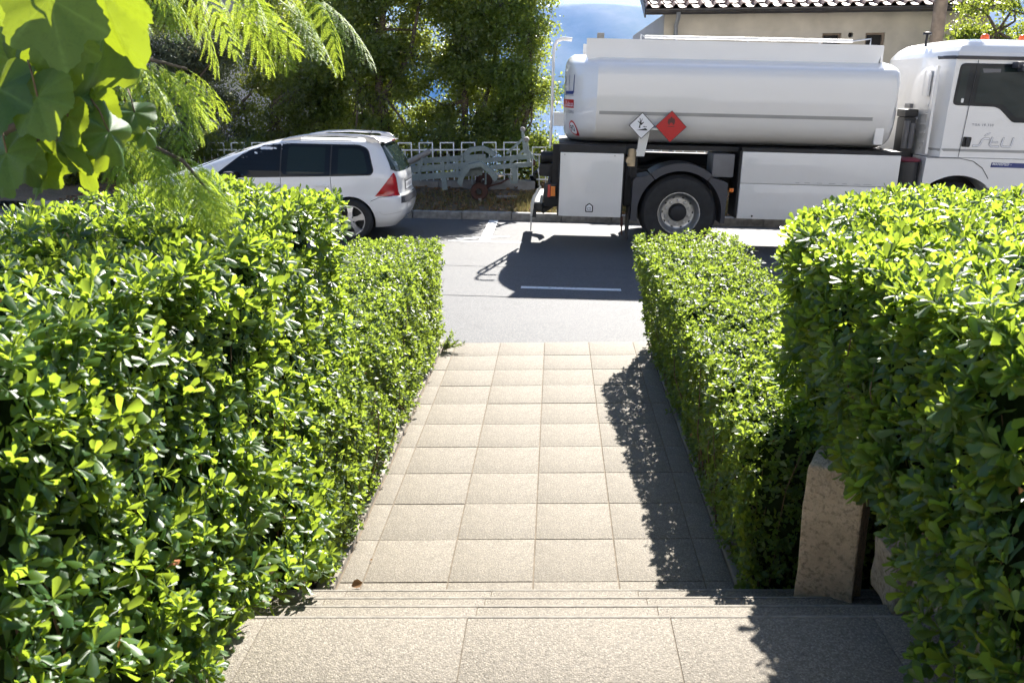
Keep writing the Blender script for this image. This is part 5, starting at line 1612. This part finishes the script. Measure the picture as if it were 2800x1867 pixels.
# ================================================================ fig branches, feathery fronds
RV, UV_, BV = Vector((.9987, .0517, -.008)), Vector((-.0065, .2793, .9602)), Vector((.0516, -.9588, .2796))
FT = empty('fig_tree', (-2.55, 1.7, .6), 'large-leaved fig branches reaching in at the top left corner', 'tree')
fb = np.array(FT.location)
ctrl = [(0, 1.0), (14, .90), (24, .72), (33, .64), (44, .84), (54, .90), (64, .80), (78, .60), (90, .66), (104, .74), (120, .66), (145, .55), (165, .42), (176, .24), (180, .05)]
def fig_mesh(seed, sag, wave, deep=1.0):
    rr = random.Random(seed)
    K, RN = 96, 7
    V = [(0, 0, 0)]; vein = [1.0]
    for ri in range(1, RN + 1):
        f = ri / RN
        for k in range(K):
            ph = -180 + 360 * k / K
            a = abs(ph)
            r = interp(a, [c[0] for c in ctrl], [1 - (1 - c[1]) * deep for c in ctrl])
            r *= 1 + .02 * math.sin(a * .9 + seed) + .012 * math.sin(a * 2.3)
            x = f * r * math.cos(math.radians(ph)); y = f * r * math.sin(math.radians(ph)) * .92
            d = math.hypot(x, y)
            z = -sag * d * d + wave * f * math.sin(math.radians(ph) * 5 + seed) * .10 + .06 * abs(y) - .05 * y * y
            V.append((x, y, z))
            dv = min(abs(a - q) for q in (0, 52, 106))
            vein.append(1.0 if dv < 2.0 else 0.0)
    F = []
    for k in range(K): F.append((0, 1 + k, 1 + (k + 1) % K))
    for ri in range(RN - 1):
        for k in range(K):
            a = 1 + ri * K + k; b = 1 + ri * K + (k + 1) % K
            F.append((a, a + K, b + K, b))
    me = bpy.data.meshes.new('fig_leaf'); me.from_pydata(V, [], F); me.update()
    at = me.attributes.new('vein', 'FLOAT', 'POINT'); at.data.foreach_set('value', vein)
    at = me.attributes.new('tint', 'FLOAT', 'POINT'); at.data.foreach_set('value', [.2 + .1 * (seed % 6)] * len(V))
    me.materials.append(M['fig']); me.shade_smooth()
    return me
figm = [fig_mesh(1, .10, .45, .82), fig_mesh(2, .30, .9, .75), fig_mesh(3, .55, 1.6, .6), fig_mesh(4, .18, .6, .48)]
def fig_leaf(p, size, ang, tiltx, tilty, mi, petiole=True):
    """p world, ang: direction of the tip (0 = hanging straight down, + to the right), tilt of the blade about its axis and across"""
    a = math.radians(ang)
    d = (-UV_ * math.cos(a) + RV * math.sin(a)).normalized()
    n = BV.copy()
    q = Matrix.Rotation(math.radians(tiltx), 3, d); n = q @ n
    s = n.cross(d).normalized()
    q2 = Matrix.Rotation(math.radians(tilty), 3, s); d = q2 @ d; n = q2 @ n
    y = n.cross(d).normalized()
    o = bpy.data.objects.new('leaf', figm[mi]); COL.objects.link(o); o.parent = FT
    P = Vector(p) - Vector(fb)
    o.matrix_basis = Matrix(((d.x * size, y.x * size, n.x * size, P.x), (d.y * size, y.y * size, n.y * size, P.y), (d.z * size, y.z * size, n.z * size, P.z), (0, 0, 0, 1)))
    if petiole:
        e = P - d * size * .35 + Vector((-.02, .02, .05))
        st = MB().tube([P, (P + e) / 2 + Vector((0, 0, .012)), e], .0022, 5).mesh('leaf_stalk', False)
        link('leaf_stalk', st, M['oak2'] if False else M['twig'], FT, 0)
FIG_LEAVES = [
    # x, y, z, size, angle, tilt about axis, tilt across, mesh
    (-1.044, 1.860, 2.403, 0.150, 10, -6, 6, 0),
    (-1.115, 2.000, 2.345, 0.125, 8, 10, 12, 0),
    (-0.995, 1.990, 2.432, 0.180, 12, 48, 6, 1),
    (-1.080, 2.200, 2.419, 0.090, 72, 15, 10, 3),
    (-1.067, 2.120, 2.375, 0.200, 16, -64, 18, 2),
    (-1.143, 1.930, 2.207, 0.105, 22, 8, -18, 3),
    (-1.248, 1.960, 2.226, 0.130, 12, 12, -20, 0),
    (-1.247, 1.950, 2.085, 0.095, 25, 10, -28, 3),
    (-1.131, 2.020, 2.161, 0.070, 14, 20, -10, 3),
    (-1.187, 2.060, 2.105, 0.105, 30, 52, 4, 1),
    (-1.136, 2.080, 2.210, 0.115, 26, -58, 26, 2),
    (-1.090, 2.120, 2.123, 0.105, 74, -30, 58, 2),
    (-1.181, 2.160, 2.226, 0.070, 70, 35, 20, 3),
    (-1.060, 2.250, 2.340, 0.040, 20, 10, 10, 3),
    (-1.291, 2.200, 2.331, 0.090, -10, 20, 10, 0),
    (-1.363, 2.100, 2.009, 0.050, 30, 20, -10, 3), (-1.423, 2.300, 2.383, 0.110, -25, 15, 15, 1), (-1.396, 2.250, 2.177, 0.120, 0, -20, -20, 0),
    (-1.153, 2.100, 2.082, 0.060, 40, -40, 20, 2), (-1.356, 2.200, 2.047, 0.070, 15, 20, 0, 3), (-1.345, 2.250, 2.021, 0.060, 35, 10, 10, 3),
    (-1.204, 2.155, 2.259, 0.120, 0, 20, 10, 0), (-1.310, 2.20, 2.360, 0.130, -10, 20, 30, 0), (-1.370, 2.25, 2.290, 0.130, -8, 10, 20, 3),
    (-1.290, 2.28, 2.20, 0.12, 5, -15, 10, 0), (-1.20, 2.26, 2.18, 0.10, 12, 20, 10, 3),
]
frng = random.Random(5)
for k in range(34):
    FIG_LEAVES.append((frng.uniform(-1.75, -1.22), frng.uniform(2.05, 2.7), frng.uniform(1.97, 2.42), frng.uniform(.045, .085), frng.uniform(-35, 45), frng.uniform(-60, 60), frng.uniform(-45, 40), frng.randrange(4)))
for L_ in FIG_LEAVES: fig_leaf(L_[:3], *L_[3:])
ftb = MB()
def fp(*pts): return [tuple(np.array(p) - fb) for p in pts]
ftb.tube(fp((-2.55, 1.7, .55), (-2.5, 1.72, 1.2), (-2.35, 1.8, 1.9), (-2.1, 1.85, 2.5), (-1.9, 1.9, 3.1)), [.06, .052, .045, .035, .02], 9)
ftb.tube(fp((-2.2, 1.83, 2.25), (-1.75, 1.95, 2.33), (-1.45, 2.1, 2.40), (-1.25, 2.12, 2.45), (-1.08, 2.08, 2.50)), [.030, .022, .015, .010, .006], 8)
ftb.tube(fp((-2.4, 1.78, 1.75), (-1.85, 2.0, 1.95), (-1.45, 2.2, 2.10), (-1.18, 2.25, 2.22), (-1.06, 2.25, 2.30)), [.026, .020, .014, .009, .005], 8)
ftb.tube(fp((-1.6, 2.12, 2.04), (-1.4, 2.14, 2.06), (-1.2, 2.15, 2.14)), [.012, .008, .005], 6)
link('trunk', ftb.mesh('trunk', False), M['bark'], FT, 60)

# ---- feathery mimosa
MT = empty('mimosa_tree', (-3.9, 3.9, .5), 'feathery-leaved mimosa branches hanging in behind the fig leaves', 'tree')
mb_ = np.array(MT.location)
def frond_mesh(seed, Lr, npair, lp):
    rr = np.random.default_rng(seed)
    V = []; F = []; T = []
    def zc_(x): return -.42 * x * x / Lr
    # rachis as a thin strip pair
    xs = np.linspace(0, Lr, 12)
    for x in xs:
        w = .0016
        V += [(x, -w, zc_(x)), (x, w, zc_(x)), (x, 0, zc_(x) + w)]; T += [.9] * 3
    for i in range(11):
        a = i * 3
        F += [(a, a + 3, a + 4, a + 1), (a + 1, a + 4, a + 5, a + 2), (a + 2, a + 5, a + 3, a)]
    for p in range(npair):
        t = .14 + .86 * p / (npair - 1)
        x0 = Lr * t
        le = lp * math.sin(math.pi * (.18 + .74 * t)) ** .7 * rr.uniform(.9, 1.1)
        for s in (-1, 1):
            an = math.radians(62 - 30 * t + rr.normal(0, 5))
            dx, dy = math.cos(an), s * math.sin(an)
            nl = max(6, int(le / .0052))
            sag = rr.uniform(.5, 1.1)
            for k in range(nl):
                u = (k + .7) / nl * le
                bx, by = x0 + dx * u, dy * u
                bz = zc_(x0) - .3 * (bx - x0) - sag * u * u / (le) * .55
                ll = .0135 * (.55 + .45 * math.sin(math.pi * min(1, .15 + k / nl)))
                for q in (-1, 1):
                    # leaflet direction: along pinna tilted 55 deg
                    ex, ey = dx * .55 - q * dy * .83, dy * .55 + q * dx * .83
                    px, py = -ey, ex
                    w = .0021
                    b0 = len(V)
                    tz_ = -.25 * ll + rr.normal(0, .0012)
                    V += [(bx, by, bz), (bx + ex * ll * .5 + px * w, by + ey * ll * .5 + py * w, bz + tz_ * .4), (bx + ex * ll, by + ey * ll, bz + tz_), (bx + ex * ll * .5 - px * w, by + ey * ll * .5 - py * w, bz + tz_ * .4)]
                    tt = float(np.clip(rr.normal(.5, .18), 0, .97)); T += [tt] * 4
                    F.append((b0, b0 + 1, b0 + 2, b0 + 3))
            # pinna stalk
            b0 = len(V)
            for k in range(4):
                u = le * k / 3
                bz = zc_(x0) - .3 * (dx * u) - sag * u * u / le * .55
                V += [(x0 + dx * u - dy * .0007, dy * u + dx * .0007, bz), (x0 + dx * u + dy * .0007, dy * u - dx * .0007, bz)]; T += [.8, .8]
            for k in range(3): F.append((b0 + 2 * k, b0 + 2 * k + 2, b0 + 2 * k + 3, b0 + 2 * k + 1))
    me = np_mesh('frond', np.array(V), np.array(F), np.array(T)); me.materials.append(M['mimosa'])
    return me
frm = [frond_mesh(1, .30, 10, .105), frond_mesh(2, .26, 9, .095), frond_mesh(3, .34, 12, .11), frond_mesh(4, .22, 8, .09)]
def frond(p, d, s=1.0, mi=0, roll=0.0):
    d = Vector(d).normalized(); up = Vector((0, 0, 1))
    y = up.cross(d)
    if y.length < .05: y = Vector((0, 1, 0)).cross(d)
    y.normalize(); z = d.cross(y)
    R = Matrix.Rotation(roll, 3, d); y = R @ y; z = R @ z
    o = bpy.data.objects.new('frond', frm[mi]); COL.objects.link(o); o.parent = MT
    P = Vector(p) - Vector(mb_)
    o.matrix_basis = Matrix(((d.x * s, y.x * s, z.x * s, P.x), (d.y * s, y.y * s, z.y * s, P.y), (d.z * s, y.z * s, z.z * s, P.z), (0, 0, 0, 1)))
br = MB()
def branch(pts, r0, r1):
    n = len(pts)
    br.tube([tuple(np.array(p) - mb_) for p in pts], [r0 + (r1 - r0) * i / (n - 1) for i in range(n)], 7)
    return [Vector(p) for p in pts]
def along(P, t):
    f = t * (len(P) - 1); i = min(int(f), len(P) - 2); return P[i].lerp(P[i + 1], f - i)
branch([(-3.9, 3.9, .4), (-3.8, 3.9, 1.6), (-3.5, 3.9, 2.6), (-3.0, 3.9, 3.3)], .09, .05)
B1 = branch([(-3.0, 3.9, 3.3), (-2.2, 3.8, 2.85), (-1.7, 3.7, 2.66), (-1.3, 3.65, 2.60), (-.95, 3.6, 2.57)], .030, .006)
B2 = branch([(-2.9, 3.9, 3.2), (-2.4, 3.75, 2.75), (-2.0, 3.6, 2.50), (-1.7, 3.55, 2.36), (-1.45, 3.5, 2.30)], .026, .005)
B3 = branch([(-3.3, 3.9, 2.9), (-2.6, 3.6, 2.45), (-2.05, 3.4, 2.22), (-1.66, 3.3, 2.08), (-1.42, 3.3, 1.96), (-1.33, 3.3, 1.84)], .024, .004)
for B, nF, lo, drop, s0 in ((B1, 26, .30, .45, 1.0), (B2, 20, .40, .45, 1.05), (B3, 22, .38, .6, 1.0)):
    for k in range(nF):
        t = lo + (1 - lo) * (k + random.uniform(-.2, .2)) / (nF - 1)
        t = min(1, max(0, t))
        p = along(B, t)
        sd = 1 if k % 2 else -1
        d = Vector((.55 + random.uniform(-.25, .25), sd * .55 + random.uniform(-.3, .3), -drop + random.uniform(-.35, .25)))
        frond(p, d, s0 * random.uniform(.8, 1.12), random.randrange(4), random.uniform(-.5, .5))
frond((-.95, 3.6, 2.57), (.7, -.1, -.35), 1.0, 0); frond((-1.33, 3.3, 1.84), (.4, .1, -.8), .9, 1)
for k in range(8): frond((-1.75 + .055 * k, 3.45 + random.uniform(-.1, .1), 2.10 - .022 * k), (.5 + random.uniform(-.2, .3), random.uniform(-.5, .5), -.7), random.uniform(.8, 1.05), k % 4, random.uniform(-.5, .5))
link('branches', br.mesh('branches', False), M['bark'], MT, 60)

# ================================================================ pillars, stones, small things by the steps
def rough_block(name, x0, x1, y0, y1, z0, z1, mat, taper=.04, seed=0, rough=.012, parent=None, bev=.02):
    bm = bmesh.new(); bmesh.ops.create_cube(bm, size=1.0)
    bmesh.ops.bevel(bm, geom=bm.edges[:], offset=.035, segments=2, profile=.6, affect='EDGES')
    bmesh.ops.subdivide_edges(bm, edges=[e for e in bm.edges if e.calc_length() > .3], cuts=7, use_grid_fill=True)
    rr = random.Random(seed); ph = [rr.uniform(0, 6.28) for _ in range(6)]
    for q in bm.verts:
        c = q.co
        k = 1 - taper * (c.z + .5)
        x = (x0 + x1) / 2 + c.x * k * (x1 - x0); y = (y0 + y1) / 2 + c.y * k * (y1 - y0); z = (z0 + z1) / 2 + c.z * (z1 - z0)
        d = rough * (math.sin(x * 23 + ph[0] + math.sin(z * 17 + ph[1])) + math.sin(y * 29 + ph[2] + z * 13) + .6 * math.sin(z * 41 + x * 37 + ph[3]))
        q.co = (x + d * (1 if c.x > 0 else -1) * .6, y + d * .5, z + (d * .5 if c.z > 0 else 0))
    me = bpy.data.meshes.new(name); bm.to_mesh(me); bm.free()
    return link(name, me, mat, parent, 60)
p1 = rough_block('wall_pillar', -.11, .11, -.12, .12, .16, .86, M['pillar'], .05, 3, .004)
p1.location = (1.095, 3.10, 0); p1.rotation_euler = (0, 0, math.radians(-28))
tag(p1, 'rough tan rendered pillar at the foot of the right hedge', 'pillar')
p2 = rough_block('wall_pillar', -1.40, -1.20, 3.05, 3.27, .10, .60, M['pillar'], .08, 5, .004)
tag(p2, 'rough tan rendered pillar half hidden at the foot of the left hedge', 'pillar')
SW = empty('stone_wall', (1.25, 2.6, .4), 'low wall of rough pale stones under the right hedge beside the steps', 'wall')
for i, (x0, x1, y0, y1, z0, z1) in enumerate(((1.16, 1.36, 2.62, 2.86, .47, .70), (1.17, 1.38, 2.38, 2.60, .60, .78), (1.18, 1.40, 2.66, 2.93, .70, .90), (1.20, 1.42, 2.44, 2.66, .78, .95), (1.20, 1.40, 2.10, 2.36, .64, .84), (1.36, 1.5, 2.5, 2.95, .5, .8))):
    s = rough_block('stone', x0 - 1.25, x1 - 1.25, y0 - 2.6, y1 - 2.6, z0 - .4, z1 - .4, M['stone'], .12, 20 + i, .007, SW)
    s.rotation_euler = (random.uniform(-.12, .12), random.uniform(-.15, .15), random.uniform(-.1, .1))
# fallen leaves
def fallen(p, s, rz, lab, tilt=.3, mat='dry'):
    V0, F0 = leaf_template([0, .3, .65, 1.0], [.08, .42, .44, .04], -.25, -.5, 1.0)
    me = np_mesh('fallen_leaf', V0 * s, F0, np.full(len(V0), .3)); me.materials.append(M[mat])
    o = link('fallen_leaf', me); o.location = p; o.rotation_euler = (tilt, 0, rz); tag(o, lab, 'leaf', 'dead leaves lying on the path and steps')
fallen((-.935, 3.50, .008), .050, .5, 'reddish brown curled dead leaf on the path near the lowest step', .5)
fallen((-1.02, 3.62, .010), .045, 2.2, 'pale dry leaf under the near end of the left clipped hedge')
fallen((-.90, 3.74, .004), .014, .4, 'tiny pale fleck on the slab near the left edge of the path', .1)
fallen((-1.0, 2.95, .336), .045, 1.2, 'dry leaf lying on the second step below the left hedge')
# small weed at the far end of the left hedge
WD = empty('weed', (-1.0, 7.28, 0), 'wispy grey-green weed leaning out at the far end of the left clipped hedge', 'weed')
n = 14
wm = MB(); WP = []; WX = []
for k in range(n):
    an = random.uniform(-.6, .9); ln = random.uniform(.10, .24); el = random.uniform(.25, 1.1)
    d = Vector((math.cos(an) * math.cos(el), math.sin(an) * math.cos(el), math.sin(el)))
    pts = [Vector((0, 0, 0)) + d * ln * t + Vector((0, 0, -.10 * ln * t * t)) for t in np.linspace(0, 1, 6)]
    wm.tube(pts, [.002, .0018, .0016, .0014, .001, .0008], 4)
    for t in np.linspace(.25, 1, 16):
        p = d * ln * t + Vector((0, 0, -.10 * ln * t * t)); WP.append(p)
        WX.append((d * .5 + Vector((random.gauss(0, .7), random.gauss(0, .7), random.gauss(.2, .6)))))
link('stalk', wm.mesh('stalk', False), M['twig'], WD, 0)
WP = np.array(WP); WX = unit(np.array(WX)); WZ = unit(rng.normal(0, 1, WX.shape) + np.array([0, 0, 1])); WZ = unit(WZ - WX * (WZ * WX).sum(1, keepdims=True))
f_ = link('foliage', leaves_mesh('foliage', LEAF_NEEDLE, WP, WX, WZ, .028 + .014 * rng.random(len(WP)), rng.random(len(WP)) * .8), M['privet'], WD); f_['kind'] = 'stuff'

# ---------------------------------------------------------------- haze over the water and the far mountains
HZ = MB().box(-9500, 9500, -250, 9400, -62, 760).mesh('haze')
hm = bpy.data.materials.new('haze_air'); hm.use_nodes = True
hn = hm.node_tree.nodes; hl = hm.node_tree.links
hn.remove(hn['Principled BSDF'])
pv = hn.new('ShaderNodeVolumePrincipled')
pv.inputs['Color'].default_value = (.14, .41, 1.0, 1)
pv.inputs['Density'].default_value = HAZE_DENSITY = 9e-5
pv.inputs['Anisotropy'].default_value = .0
hl.new(pv.outputs[0], hn['Material Output'].inputs['Volume'])
tag(link('haze', HZ, hm), 'thin blue haze over the bay', 'haze', kind='stuff')
